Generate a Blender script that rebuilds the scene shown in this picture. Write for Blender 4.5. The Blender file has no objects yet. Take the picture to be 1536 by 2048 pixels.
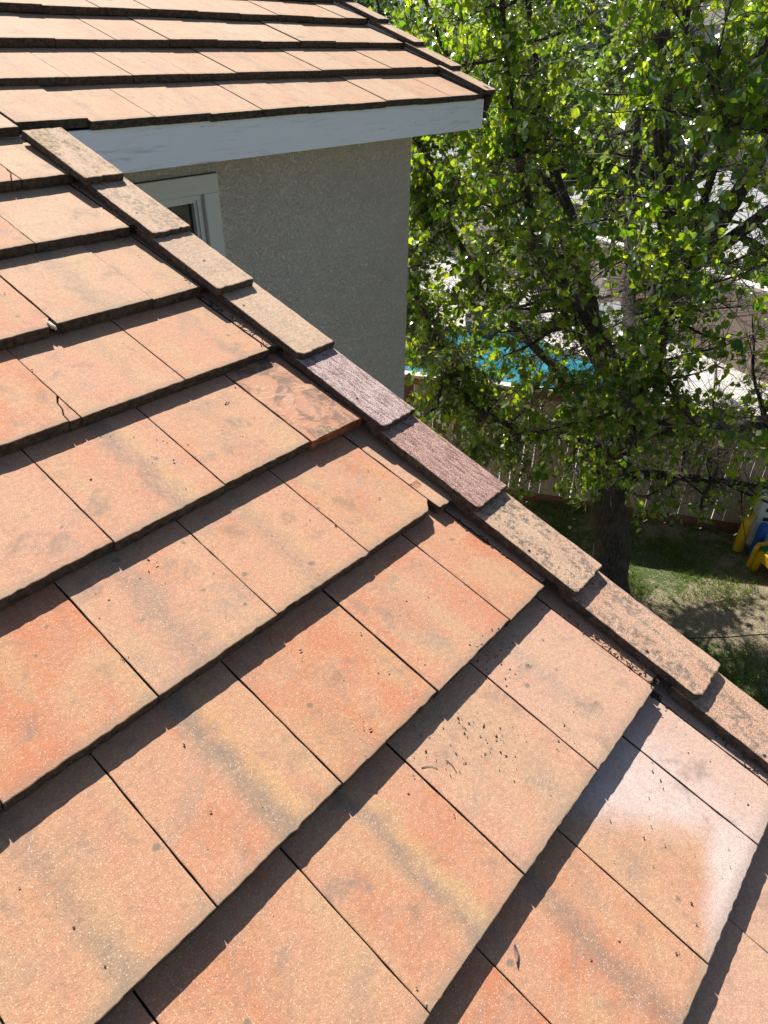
import bpy, bmesh, math, random
import numpy as np
from mathutils import Vector, Matrix, noise

random.seed(7)
rng = np.random.default_rng(11)
scene = bpy.context.scene
C = scene.collection
PI = math.pi

# ------------------------------------------------------------------ camera
CAM = Vector((-1.02863, -2.85196, 0.26044))
R0 = Vector((0.64716885, -0.76227568, 0.01040587))
R1 = Vector((-0.42002142, -0.36792118, -0.82958786))
R2 = Vector((0.63620318, 0.53251273, -0.55827923))
cd = bpy.data.cameras.new('camera')
cd.sensor_fit = 'VERTICAL'
cd.sensor_height = 24.0
cd.lens = 24.0 * 1397.47 / 2048
cd.clip_start = 0.02
cd.clip_end = 600
cam = bpy.data.objects.new('camera', cd)
C.objects.link(cam)
up_, bk_ = -R1, -R2
cam.matrix_world = Matrix(((R0.x, up_.x, bk_.x, CAM.x), (R0.y, up_.y, bk_.y, CAM.y), (R0.z, up_.z, bk_.z, CAM.z), (0, 0, 0, 1)))
scene.camera = cam

# ------------------------------------------------------------------ light
SUN = Vector((0.550, 1.216, 1.553)).normalized()
world = bpy.data.worlds.new('World')
scene.world = world
world.use_nodes = True
wn = world.node_tree
bg = wn.nodes['Background']
sky = wn.nodes.new('ShaderNodeTexSky')
sky.sky_type = 'NISHITA'
sky.sun_disc = False
sky.sun_elevation = math.asin(SUN.z)
sky.sun_rotation = math.atan2(SUN.x, SUN.y)
sky.altitude = 100
sky.air_density = 1.0
sky.dust_density = 1.2
wn.links.new(sky.outputs[0], bg.inputs[0])
bg.inputs[1].default_value = 0.060
sl = bpy.data.lights.new('sun', 'SUN')
sl.energy = 5.0
sl.angle = math.radians(0.53)
sl.color = (1.0, 0.955, 0.89)
sun = bpy.data.objects.new('sun', sl)
C.objects.link(sun)
sun.rotation_euler = SUN.to_track_quat('Z', 'Y').to_euler()
sun.location = (4, 10, 14)
scene.view_settings.view_transform = 'Standard'
scene.view_settings.look = 'None'
scene.view_settings.gamma = 1
scene.view_settings.exposure = 0.78
scene.view_settings.use_curve_mapping = False

# ------------------------------------------------------------------ helpers
noise.seed_set(3)
def nvec(q): return Vector((noise.noise(q), noise.noise(q + Vector((31.7, 5.3, 9.1))), noise.noise(q + Vector((7.9, 47.3, 21.6)))))
def tag(o, label=None, cat=None, group=None, kind=None):
    if label: o['label'] = label
    if cat: o['category'] = cat
    if group: o['group'] = group
    if kind: o['kind'] = kind
    return o

def link(name, me, mat=None, parent=None, loc=None, rot=None):
    o = bpy.data.objects.new(name, me)
    C.objects.link(o)
    if mat is not None and me is not None:
        for m in (mat if isinstance(mat, (list, tuple)) else [mat]):
            if m.name not in [x.name for x in me.materials if x]:
                me.materials.append(m)
    if parent: o.parent = parent
    if loc is not None: o.location = loc
    if rot is not None: o.rotation_euler = rot
    return o

def empty(name, loc=(0, 0, 0), rz=0):
    o = bpy.data.objects.new(name, None)
    C.objects.link(o)
    o.empty_display_size = .2
    o.location = loc
    o.rotation_euler = (0, 0, rz)
    return o

class MB:
    def __init__(s):
        s.v = []; s.f = []
    def add(s, vs, fs):
        n = len(s.v)
        s.v += [tuple(v) for v in vs]
        s.f += [tuple(i + n for i in f) for f in fs]
    def box(s, c, d, rz=0, M=None):
        x, y, z = d[0] / 2, d[1] / 2, d[2] / 2
        cr, sr = math.cos(rz), math.sin(rz)
        vs = []
        for sx, sy, sz in ((-1,-1,-1),(1,-1,-1),(1,1,-1),(-1,1,-1),(-1,-1,1),(1,-1,1),(1,1,1),(-1,1,1)):
            px, py, pz = sx*x, sy*y, sz*z
            p = Vector((c[0] + px*cr - py*sr, c[1] + px*sr + py*cr, c[2] + pz))
            vs.append(M @ p if M else p)
        s.add(vs, [(3,2,1,0),(4,5,6,7),(0,1,5,4),(1,2,6,5),(2,3,7,6),(3,0,4,7)])
    def tube(s, pts, rads, n=6, cap=True):
        pts = [Vector(p) for p in pts]
        base = len(s.v)
        prev = None
        for i, p in enumerate(pts):
            t = (pts[min(i+1, len(pts)-1)] - pts[max(i-1, 0)])
            if t.length < 1e-9: t = Vector((0,0,1))
            t.normalize()
            if prev is None:
                a = t.cross(Vector((0,0,1)))
                if a.length < .1: a = t.cross(Vector((1,0,0)))
            else:
                a = prev - t * prev.dot(t)
            a.normalize(); prev = a
            b = t.cross(a)
            for j in range(n):
                an = 2*PI*j/n
                q = p + (a*math.cos(an) + b*math.sin(an)) * rads[i]
                s.v.append(tuple(q))
        for i in range(len(pts)-1):
            for j in range(n):
                k = base + i*n
                s.f.append((k+j, k+(j+1)%n, k+n+(j+1)%n, k+n+j))
        if cap:
            s.f.append(tuple(base + j for j in range(n))[::-1])
            s.f.append(tuple(base + (len(pts)-1)*n + j for j in range(n)))
    def build(s, name, mat=None, parent=None, smooth=False, loc=None, bevel=0, seg=2):
        me = bpy.data.meshes.new(name)
        me.from_pydata(s.v, [], s.f)
        me.update()
        o = link(name, me, mat, parent, loc)
        if smooth:
            me.polygons.foreach_set('use_smooth', [True]*len(me.polygons))
        if bevel:
            bm = bmesh.new(); bm.from_mesh(me)
            bmesh.ops.recalc_face_normals(bm, faces=bm.faces[:])
            bmesh.ops.bevel(bm, geom=bm.edges[:], offset=bevel, segments=seg, affect='EDGES', clamp_overlap=True)
            bm.to_mesh(me); bm.free()
        return o

# node helper ---------------------------------------------------------------
class NT:
    def __init__(s, name):
        s.m = bpy.data.materials.new(name)
        s.m.use_nodes = True
        s.t = s.m.node_tree
        s.n = s.t.nodes
        s.b = s.n['Principled BSDF']
        s.out = s.n['Material Output']
    def new(s, t, **kw):
        nd = s.n.new(t)
        for k, v in kw.items(): setattr(nd, k, v)
        return nd
    def set(s, sock, v):
        if isinstance(v, bpy.types.NodeSocket): s.t.links.new(v, sock)
        elif isinstance(v, (tuple, list)) and len(v) == 3 and sock.type == 'RGBA': sock.default_value = (*v, 1)
        else: sock.default_value = v
    def math(s, op, a, b=0.0, c=None, clamp=False):
        nd = s.new('ShaderNodeMath', operation=op, use_clamp=clamp)
        s.set(nd.inputs[0], a); s.set(nd.inputs[1], b)
        if c is not None: s.set(nd.inputs[2], c)
        return nd.outputs[0]
    def mix(s, f, a, b, mode='MIX'):
        nd = s.new('ShaderNodeMix', data_type='RGBA', blend_type=mode)
        s.set(nd.inputs[0], f); s.set(nd.inputs[6], a); s.set(nd.inputs[7], b)
        return nd.outputs[2]
    def ss(s, x, lo, hi, a=0.0, b=1.0):
        nd = s.new('ShaderNodeMapRange', interpolation_type='SMOOTHSTEP')
        s.set(nd.inputs[0], x)
        for i, v in enumerate((lo, hi, a, b)): s.set(nd.inputs[i+1], v)
        return nd.outputs[0]
    def noise(s, vec, scale, detail=3, rough=.55, dist=0.0, w=None):
        nd = s.new('ShaderNodeTexNoise')
        if w is not None:
            nd.noise_dimensions = '4D'; s.set(nd.inputs['W'], w)
        s.set(nd.inputs['Vector'], vec)
        nd.inputs['Scale'].default_value = scale
        nd.inputs['Detail'].default_value = detail
        nd.inputs['Roughness'].default_value = rough
        nd.inputs['Distortion'].default_value = dist
        return nd.outputs[0]
    def voro(s, vec, scale, out='Distance', rnd=1.0, feat='F1'):
        nd = s.new('ShaderNodeTexVoronoi', feature=feat)
        s.set(nd.inputs['Vector'], vec)
        nd.inputs['Scale'].default_value = scale
        nd.inputs['Randomness'].default_value = rnd
        return nd.outputs[out]
    def vmul(s, v, k):
        nd = s.new('ShaderNodeVectorMath', operation='MULTIPLY')
        s.set(nd.inputs[0], v); nd.inputs[1].default_value = k
        return nd.outputs[0]
    def vadd(s, v, k):
        nd = s.new('ShaderNodeVectorMath', operation='ADD')
        s.set(nd.inputs[0], v); s.set(nd.inputs[1], k)
        return nd.outputs[0]
    def sep(s, v):
        nd = s.new('ShaderNodeSeparateXYZ'); s.set(nd.inputs[0], v)
        return nd.outputs
    def comb(s, x, y, z=0.0):
        nd = s.new('ShaderNodeCombineXYZ')
        s.set(nd.inputs[0], x); s.set(nd.inputs[1], y); s.set(nd.inputs[2], z)
        return nd.outputs[0]
    def uv(s, name):
        nd = s.new('ShaderNodeUVMap'); nd.uv_map = name
        return nd.outputs[0]
    def pos(s): return s.new('ShaderNodeNewGeometry').outputs['Position']
    def oinfo(s): return s.new('ShaderNodeObjectInfo').outputs
    def bump(s, h, strength=.3, dist=.01, nrm=None):
        nd = s.new('ShaderNodeBump')
        s.set(nd.inputs['Height'], h)
        nd.inputs['Strength'].default_value = strength
        nd.inputs['Distance'].default_value = dist
        if nrm is not None: s.set(nd.inputs['Normal'], nrm)
        return nd.outputs[0]
    def fin(s, col, rough=.8, nrm=None, spec=None, metal=None):
        s.set(s.b.inputs['Base Color'], col)
        s.set(s.b.inputs['Roughness'], rough)
        if nrm is not None: s.set(s.b.inputs['Normal'], nrm)
        if spec is not None: s.set(s.b.inputs['Specular IOR Level'], spec)
        if metal is not None: s.set(s.b.inputs['Metallic'], metal)
        return s.m

def simple(name, col, rough=.8, var=.12, scale=20, bump=.15, bd=.004, spec=None):
    t = NT(name); p = t.pos()
    n = t.noise(p, scale, 4, .6)
    c2 = tuple(max(0, c*(1-var*2)) for c in col); c1 = tuple(min(1, c*(1+var)) for c in col)
    c = t.mix(t.ss(n, .3, .7), c2, c1)
    return t.fin(c, rough, t.bump(t.noise(p, scale*6, 3), bump, bd), spec)

# ------------------------------------------------------------------ materials
def mat_tile():
    t = NT('clay_coloured_concrete_tile')
    tu = t.uv('tile'); ru = t.uv('roof'); oi = t.oinfo()
    rnd = oi['Random']
    cs = t.new('ShaderNodeSeparateColor'); t.set(cs.inputs[0], oi['Color'])
    orange, sc, ssn = cs.outputs[0], cs.outputs[1], cs.outputs[2]
    pale = t.math('MULTIPLY', t.math('MINIMUM', oi['Alpha'], .5), 2.0); cs2 = t.math('MULTIPLY', t.math('MAXIMUM', t.math('SUBTRACT', oi['Alpha'], .5), 0.0), 2.0)
    pale = t.math('MULTIPLY', pale, t.math('LESS_THAN', oi['Alpha'], .505))
    w = t.math('MULTIPLY', rnd, 60)
    x = t.sep(tu)[0]; y = t.sep(tu)[1]
    big = t.noise(ru, 5.5, 5, .6, .6, w=w)
    mid = t.noise(ru, 24, 4, .6, .3, w=w)
    f = t.math('ADD', t.math('MULTIPLY', t.math('SUBTRACT', big, .5), 2.2), t.math('ADD', orange, t.math('MULTIPLY', t.math('SUBTRACT', mid, .5), .5)))
    A = (.510, .268, .162); B = (.50, .200, .105); Tn = (.495, .310, .170)
    col = t.mix(t.ss(f, .25, .95), A, B)
    tan = t.noise(t.vmul(ru, (2.2, .8, 1)), 4, 3, .5, .4, w=t.math('ADD', w, 9))
    col = t.mix(t.math('MULTIPLY', t.ss(tan, .42, .68), .7), col, Tn)
    # down-slope colour streaks (cast-in pigment)
    wob = t.math('ADD', t.math('MULTIPLY', t.math('SUBTRACT', t.noise(t.vmul(ru, (.6, 1, 1)), 9, 3, .5, w=w), .5), .07), t.math('MULTIPLY', t.math('SUBTRACT', t.noise(ru, 30, 4, .6, w=w), .5), .03))
    xd = t.math('SUBTRACT', t.math('ADD', x, wob), t.math('MULTIPLY', sc, .3))
    xd = t.math('ADD', xd, t.math('MULTIPLY', t.math('SUBTRACT', t.noise(ru, 260, 2), .5), .02))
    xd = t.math('MULTIPLY', xd, t.math('ADD', .6, t.math('MULTIPLY', t.math('FRACT', t.math('MULTIPLY', rnd, 17.3)), .9)))
    ymod = t.ss(t.noise(t.vmul(ru, (1.5, .8, 1)), 6, 3, .6, w=t.math('ADD', w, 3))  , .26, .5)
    sp = t.noise(ru, 420, 3, .75)
    g1 = t.math('SUBTRACT', 1.0, t.ss(t.math('ABSOLUTE', t.math('ADD', xd, .020)), .002, .046))
    g2 = t.math('SUBTRACT', 1.0, t.ss(t.math('ABSOLUTE', t.math('SUBTRACT', xd, .018)), .000, .050))
    k1 = t.math('MULTIPLY', t.math('MULTIPLY', g1, ymod), ssn)
    k1 = t.math('MULTIPLY', k1, t.ss(t.noise(ru, 45, 5, .8, w=w), .3, .62, .35, 1.0))
    k2 = t.math('MULTIPLY', t.math('MULTIPLY', g2, ymod), ssn)
    col = t.mix(t.math('MULTIPLY', k2, t.math('MULTIPLY', t.math('FRACT', t.math('MULTIPLY', rnd, 7.7)), .48)), col, (.52, .37, .17))
    col = t.mix(t.math('MULTIPLY', k1, .78), col, (.225, .180, .140))
    # pale patch mixed into the colour of a few tiles, in roof metres
    rx = t.sep(ru)[0]; rv = t.sep(ru)[1]
    col = t.mix(t.math('MULTIPLY', cs2, .85), col, t.mix(t.ss(big, .35, .65), (.52, .40, .27), (.50, .335, .215)))
    col = t.mix(t.math('MULTIPLY', pale, .55), col, (.58, .42, .365))
    blot = t.noise(ru, 8, 6, .72, 1.2, w=t.math('ADD', w, 33))
    col = t.mix(t.math('MULTIPLY', t.ss(blot, .50, .68), .45), col, (.33, .235, .18))
    col = t.mix(t.math('MULTIPLY', t.ss(blot, .30, .44, 1.0, 0.0), .30), col, (.55, .36, .26))
    run = t.noise(t.vmul(ru, (1.0, .09, 1)), 26, 5, .7, .15, w=t.math('ADD', w, 51))
    col = t.mix(t.math('MULTIPLY', t.ss(run, .52, .70), t.math('ADD', .16, t.math('MULTIPLY', cs2, .62))), col, (.34, .215, .145))
    nb = t.math('MULTIPLY', t.math('SUBTRACT', t.noise(ru, 14, 4, .6), .5), .035)
    # line a: from (-.10,2.86) to (.054,3.06) ; pale patch lies on its +u side
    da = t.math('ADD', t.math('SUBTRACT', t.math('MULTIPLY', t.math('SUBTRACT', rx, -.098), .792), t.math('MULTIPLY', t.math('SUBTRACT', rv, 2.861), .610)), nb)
    # line b: from (.054,3.06) to (-.19,3.16); pale patch lies down-slope of it
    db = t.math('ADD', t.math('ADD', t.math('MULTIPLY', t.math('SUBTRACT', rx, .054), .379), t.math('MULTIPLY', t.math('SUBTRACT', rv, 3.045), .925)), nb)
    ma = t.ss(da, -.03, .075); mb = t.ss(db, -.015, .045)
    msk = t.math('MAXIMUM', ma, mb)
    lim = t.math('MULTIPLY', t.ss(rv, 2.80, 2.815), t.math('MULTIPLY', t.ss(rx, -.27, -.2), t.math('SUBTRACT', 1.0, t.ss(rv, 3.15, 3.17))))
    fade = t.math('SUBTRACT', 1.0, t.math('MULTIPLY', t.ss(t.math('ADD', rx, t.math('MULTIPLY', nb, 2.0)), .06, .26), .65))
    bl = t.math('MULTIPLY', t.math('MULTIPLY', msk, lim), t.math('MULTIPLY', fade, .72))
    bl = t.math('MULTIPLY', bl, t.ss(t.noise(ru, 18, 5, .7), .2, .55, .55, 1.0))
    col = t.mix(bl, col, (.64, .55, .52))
    # grain
    g = t.math('MULTIPLY', t.ss(sp, .34, .66, .76, 1.18), t.ss(t.noise(ru, 95, 4, .75), .3, .7, .86, 1.10))
    col = t.mix(1.0, col, t.comb(g, g, g), 'MULTIPLY')
    lt = t.voro(ru, 190, rnd=1.0)
    col = t.mix(t.math('MULTIPLY', t.math('SUBTRACT', 1.0, t.ss(lt, .10, .26)), .6), col, (.78, .64, .50))
    dk = t.voro(t.vadd(ru, (3.3, 1.7, 0)), 120)
    col = t.mix(t.math('MULTIPLY', t.math('SUBTRACT', 1.0, t.ss(dk, .05, .15)), .45), col, (.22, .12, .08))
    # dirt / lichen clouds and spots
    dn = t.noise(ru, 13, 6, .7, .5, w=t.math('ADD', w, 21))
    col = t.mix(t.math('MULTIPLY', t.ss(dn, .52, .72), .58), col, (.19, .155, .12))
    sv = t.new('ShaderNodeTexVoronoi'); t.set(sv.inputs['Vector'], t.vadd(ru, t.vmul(t.noise(ru, 60, 2), (.012, .012, 0)))); sv.inputs['Scale'].default_value = 21
    cc = t.new('ShaderNodeSeparateColor'); t.set(cc.inputs[0], sv.outputs['Color'])
    rad = t.ss(cc.outputs[0], .66, 1.0, 0.0, .16)
    spot = t.math('MULTIPLY', t.math('SUBTRACT', 1.0, t.ss(t.math('SUBTRACT', sv.outputs['Distance'], rad), -.05, .02)), t.ss(cc.outputs[0], .66, .7))
    col = t.mix(t.math('MULTIPLY', spot, .72), col, (.155, .145, .115))
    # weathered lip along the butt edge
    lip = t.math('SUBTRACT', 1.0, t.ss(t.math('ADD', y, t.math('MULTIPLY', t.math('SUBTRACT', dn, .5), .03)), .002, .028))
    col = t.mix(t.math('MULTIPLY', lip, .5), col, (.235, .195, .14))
    h = t.math('ADD', t.math('MULTIPLY', sp, 1.0), t.math('MULTIPLY', t.noise(ru, 120, 3, .6), 1.2))
    nr = t.bump(h, .30, .0016, t.bump(t.noise(ru, 22, 4, .6, w=w), .22, .005))
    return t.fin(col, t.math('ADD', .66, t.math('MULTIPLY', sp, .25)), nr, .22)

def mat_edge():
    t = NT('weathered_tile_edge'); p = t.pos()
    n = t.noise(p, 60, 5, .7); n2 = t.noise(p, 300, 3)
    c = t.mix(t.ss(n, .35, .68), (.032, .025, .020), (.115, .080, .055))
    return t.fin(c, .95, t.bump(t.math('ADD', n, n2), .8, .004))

def mat_rake():
    t = NT('rake_tile_concrete'); tu = t.uv('tile'); ru = t.uv('roof'); oi = t.oinfo()
    cs = t.new('ShaderNodeSeparateColor'); t.set(cs.inputs[0], oi['Color'])
    purple, lich, moss = cs.outputs[0], cs.outputs[1], cs.outputs[2]; lich0 = cs.outputs[1]; pink = oi['Alpha']
    w = t.math('MULTIPLY', oi['Random'], 40)
    n = t.noise(ru, 9, 4, .6, .4, w=w)
    col = t.mix(t.ss(n, .3, .7), (.57, .40, .27), (.49, .335, .23))
    col = t.mix(t.math('MULTIPLY', pink, .9), col, t.mix(t.ss(n, .35, .7), (.56, .36, .25), (.55, .30, .20)))
    sp = t.noise(ru, 330, 3, .7)
    ridg = t.noise(t.vadd(t.vmul(ru, (1.0, .16, 1)), t.vmul(t.noise(ru, 40, 2), (.006, 0, 0))), 120, 5, .8, .3)
    pcol = t.mix(t.ss(t.math('ADD', t.math('MULTIPLY', ridg, .55), t.math('MULTIPLY', sp, .45)), .43, .545), (.17, .10, .085), t.mix(t.ss(lich0, .05, .2), (.62, .465, .43), (.56, .34, .28)))
    col = t.mix(purple, col, pcol)
    l = t.noise(ru, 52, 7, .78, .3, w=w)
    lb = t.noise(t.vmul(ru, (1.6, .4, 1)), 13, 4, .65, w=t.math('ADD', w, 5))
    lm = t.math('MULTIPLY', t.math('MULTIPLY', t.ss(l, .46, .58), t.ss(lb, .40, .54)), lich)
    col = t.mix(t.math('MULTIPLY', lm, .93), col, (.155, .135, .118))
    mm = t.math('MULTIPLY', t.math('MULTIPLY', t.ss(l, .42, .6), t.ss(lb, .42, .55)), moss)
    col = t.mix(mm, col, (.20, .145, .03))
    g = t.math('MULTIPLY', t.ss(sp, .34, .66, .66, 1.32), t.ss(t.noise(ru, 110, 4, .75), .3, .7, .74, 1.16))
    col = t.mix(1.0, col, t.comb(g, g, g), 'MULTIPLY')
    ds = t.voro(ru, 95)
    col = t.mix(t.math('MULTIPLY', t.math('SUBTRACT', 1.0, t.ss(ds, .06, .2)), .5), col, (.17, .13, .10))
    h = t.math('ADD', sp, t.math('MULTIPLY', t.math('MULTIPLY', ridg, purple), 4.0))
    return t.fin(col, .8, t.bump(h, .6, .004), .3)

def mat_clay():
    t = NT('stained_clay_tile'); ru = t.uv('roof')
    n = t.noise(ru, 15, 6, .7, 1.2); n2 = t.noise(t.vadd(ru, (4, 2, 0)), 11, 7, .72, .8)
    col = t.mix(t.ss(n, .3, .7), (.46, .19, .095), (.42, .235, .14))
    col = t.mix(t.math('MULTIPLY', t.ss(n2, .46, .58), .85), col, (.15, .085, .055))
    sc = t.noise(t.vadd(t.vmul(ru, (.5, 1.6, 1)), t.vmul(t.noise(ru, 5, 2), (.3, .3, 0))), 26, 3, .5)
    col = t.mix(t.math('MULTIPLY', t.math('SUBTRACT', 1.0, t.ss(t.math('ABSOLUTE', t.math('SUBTRACT', sc, .5)), .004, .02)), .4), col, (.66, .46, .32))
    sp = t.noise(ru, 330, 3, .7); g = t.ss(sp, .3, .7, .75, 1.2)
    col = t.mix(1.0, col, t.comb(g, g, g), 'MULTIPLY')
    return t.fin(col, .75, t.bump(t.math('ADD', n2, sp), .4, .003))

def mat_stucco():
    t = NT('sand_stucco'); p = t.pos()
    n = t.noise(p, 1.6, 4, .6, .4); v = t.noise(p, 110, 4, .7, 1.0); v2 = t.noise(p, 48, 4, .65, 1.2)
    c = t.mix(t.ss(n, .3, .7), (.76, .68, .61), (.83, .76, .695))
    c = t.mix(t.math('MULTIPLY', t.ss(v, .38, .56, 1.0, 0.0), .26), c, (.34, .29, .25))
    h = t.math('ADD', t.math('MULTIPLY', t.ss(v2, .42, .58), .6), v)
    return t.fin(c, .92, t.bump(h, 1.0, .0085), .2)

def mat_paint(name, col, dirt=.5):
    t = NT(name); p = t.pos()
    gr = t.noise(t.vmul(p, (1, 8, 14)), 4.5, 5, .65, .3)
    stk = t.noise(t.vmul(p, (16, 1, 1.2)), 3.5, 4, .6)
    sp = t.noise(p, 45, 5, .7)
    c = t.mix(t.math('MULTIPLY', t.ss(gr, .55, .72), dirt*1.1), col, tuple(x*.5 for x in col))
    c = t.mix(t.math('MULTIPLY', t.ss(stk, .62, .8), dirt*.22), c, (.33, .28, .24))
    c = t.mix(t.math('MULTIPLY', t.ss(sp, .66, .72), dirt), c, (.12, .10, .09))
    return t.fin(c, .55, t.bump(gr, .2, .003), .4)

def mat_bark():
    t = NT('grey_brown_bark'); p = t.pos()
    n = t.noise(t.vmul(p, (1, 1, .22)), 55, 5, .7, .5); b = t.noise(p, 6, 3)
    c = t.mix(t.ss(n, .38, .62), (.016, .012, .010), (.085, .068, .055))
    c = t.mix(t.math('MULTIPLY', t.ss(b, .5, .7), .3), c, (.12, .105, .09))
    return t.fin(c, .9, t.bump(n, .9, .02))

def mat_leaf(name, c1, c2, tr1, tr2, spec=.09):
    t = NT(name); p = t.pos()
    n = t.noise(p, 9, 3, .6)
    g = t.new('ShaderNodeNewGeometry')
    r = g.outputs['Random Per Island']
    oi = t.oinfo()['Random']
    r = t.math('FRACT', t.math('ADD', r, oi))
    k = t.math('ADD', t.math('MULTIPLY', n, .5), t.math('MULTIPLY', r, .5))
    dc = t.mix(t.ss(k, .25, .8), c1, c2)
    tc = t.mix(t.ss(k, .25, .8), tr1, tr2)
    d = t.new('ShaderNodeBsdfDiffuse'); t.set(d.inputs[0], dc)
    tl = t.new('ShaderNodeBsdfTranslucent'); t.set(tl.inputs[0], tc)
    gl = t.new('ShaderNodeBsdfGlossy'); gl.inputs['Roughness'].default_value = .32; gl.inputs[0].default_value = (.9, .95, .9, 1)
    a = t.new('ShaderNodeMixShader'); a.inputs[0].default_value = .52
    t.t.links.new(d.outputs[0], a.inputs[1]); t.t.links.new(tl.outputs[0], a.inputs[2])
    fr = t.new('ShaderNodeFresnel'); fr.inputs[0].default_value = 1.42
    b = t.new('ShaderNodeMixShader'); t.set(b.inputs[0], t.math('MULTIPLY', t.math('ADD', fr.outputs[0], .03), spec*9))
    t.t.links.new(a.outputs[0], b.inputs[1]); t.t.links.new(gl.outputs[0], b.inputs[2])
    t.t.links.new(b.outputs[0], t.out.inputs[0])
    return t.m

def mat_ground():
    t = NT('lawn_soil_and_straw'); p = t.pos()
    n = t.noise(p, 1.1, 5, .65, .4); s = t.noise(p, 70, 4, .75); m = t.noise(p, 14, 4, .7)
    straw = t.mix(t.ss(s, .35, .65), (.13, .10, .06), (.44, .36, .23))
    gr = t.mix(t.ss(s, .35, .65), (.035, .055, .015), (.12, .17, .045))
    c = t.mix(t.ss(t.math('ADD', n, t.math('MULTIPLY', t.math('SUBTRACT', m, .5), .5)), .44, .56), straw, gr)
    return t.fin(c, .95, t.bump(t.math('ADD', s, m), .8, .03))

def mat_wood(name, c1, c2, red):
    t = NT(name); p = t.pos(); oi = t.oinfo()['Random']
    n = t.noise(t.vmul(p, (6, 6, .5)), 9, 5, .65, w=t.math('MULTIPLY', oi, 30))
    c = t.mix(t.ss(n, .3, .7), c1, c2)
    c = t.mix(t.math('MULTIPLY', t.ss(oi, .6, .75), t.ss(t.math('ADD', t.math('MULTIPLY', n, 1.2), t.math('MULTIPLY', t.sep(p)[2], .4)), -1.35, -1.05)), c, red)
    return t.fin(c, .85, t.bump(n, .5, .008))

def mat_water():
    t = NT('pool_water'); p = t.pos()
    n = t.noise(p, 2.2, 3, .6, 1.2); r = t.noise(p, 9, 3, .5, .5)
    vo = t.voro(t.vadd(p, t.vmul(t.noise(p, 3, 2), (.5, .5, 0))), 2.6, feat='SMOOTH_F1')
    c = t.mix(t.ss(n, .3, .7), (.008, .105, .15), (.025, .20, .26))
    c = t.mix(t.math('MULTIPLY', t.ss(vo, .45, .66), .35), c, (.12, .42, .50))
    return t.fin(c, .06, t.bump(r, .35, .05), .5)

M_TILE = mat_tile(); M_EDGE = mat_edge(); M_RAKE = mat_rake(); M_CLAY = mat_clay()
M_CLAYEDGE = simple('broken_clay_edge', (.33, .11, .045), .9, .3, 60, .8, .006)
M_STUCCO = mat_stucco()
M_FASCIA = mat_paint('white_fascia_paint', (.84, .86, .92), .5)
M_TRIMP = mat_paint('white_window_paint', (.66, .67, .64), .25)
M_VINYL = simple('white_vinyl', (.66, .68, .67), .4, .03, 8, .02)
M_FELT = simple('black_roof_felt', (.03, .028, .026), .95, .3, 40, .4)
M_BARK = mat_bark()
M_LEAF = mat_leaf('pear_leaf', (.020, .058, .008), (.055, .125, .012), (.20, .42, .010), (.80, .95, .035), .05)
M_LEAF2 = mat_leaf('garden_leaf', (.07, .12, .02), (.17, .22, .04), (.2, .34, .03), (.42, .5, .07), .04)
M_LEAF3 = mat_leaf('dark_evergreen_leaf', (.02, .045, .016), (.06, .095, .035), (.05, .10, .02), (.11, .18, .03), .03)
M_DEAD = simple('dead_brown_leaf', (.035, .022, .015), .9, .3, 50)
M_GROUND = mat_ground()
M_CONC = simple('pale_concrete', (.50, .47, .43), .85, .06, 3, .3, .01)
M_ASPH = simple('sun_bleached_road', (.34, .34, .35), .9, .08, 2, .4, .01)
M_BLOCK = simple('tan_block', (.40, .31, .245), .9, .1, 6, .4, .01)
M_CAP = simple('pale_block_cap', (.66, .60, .52), .85, .05, 8, .3)
M_WATER = mat_water()
M_BOARD = mat_wood('weathered_fence_board', (.32, .245, .16), (.50, .40, .28), (.13, .055, .028))
M_KICK = mat_wood('red_brown_kickboard', (.17, .07, .04), (.24, .115, .07), (.17, .07, .04))
M_DARKMETAL = simple('dark_nail', (.03, .022, .018), .6, .2, 50)

# ------------------------------------------------------------------ roof frame
PITCH = math.radians(21.4604577)
CP, SP = math.cos(PITCH), math.sin(PITCH)
def RP(u, v, h=0.0):
    return Vector((u, -CP*v - SP*h, -SP*v + CP*h))
L = .35; TH = .038; W = .2985
BUTT = {k: k*L for k in range(-9, 14)}
BUTT.update({-3: -1.06, -2: -.705, -1: -.352, 0: .016, 1: .346, 2: .688, 3: 1.052, 4: 1.390, 5: 1.752, 6: 2.101, 7: 2.452, 8: 2.803, 9: 3.148})
def surf_h(v):
    for k in range(-8, 14):
        if v <= BUTT[k]:
            return -TH * (BUTT[k] - v) / (BUTT[k] - BUTT[k-1])
    return 0

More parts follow.
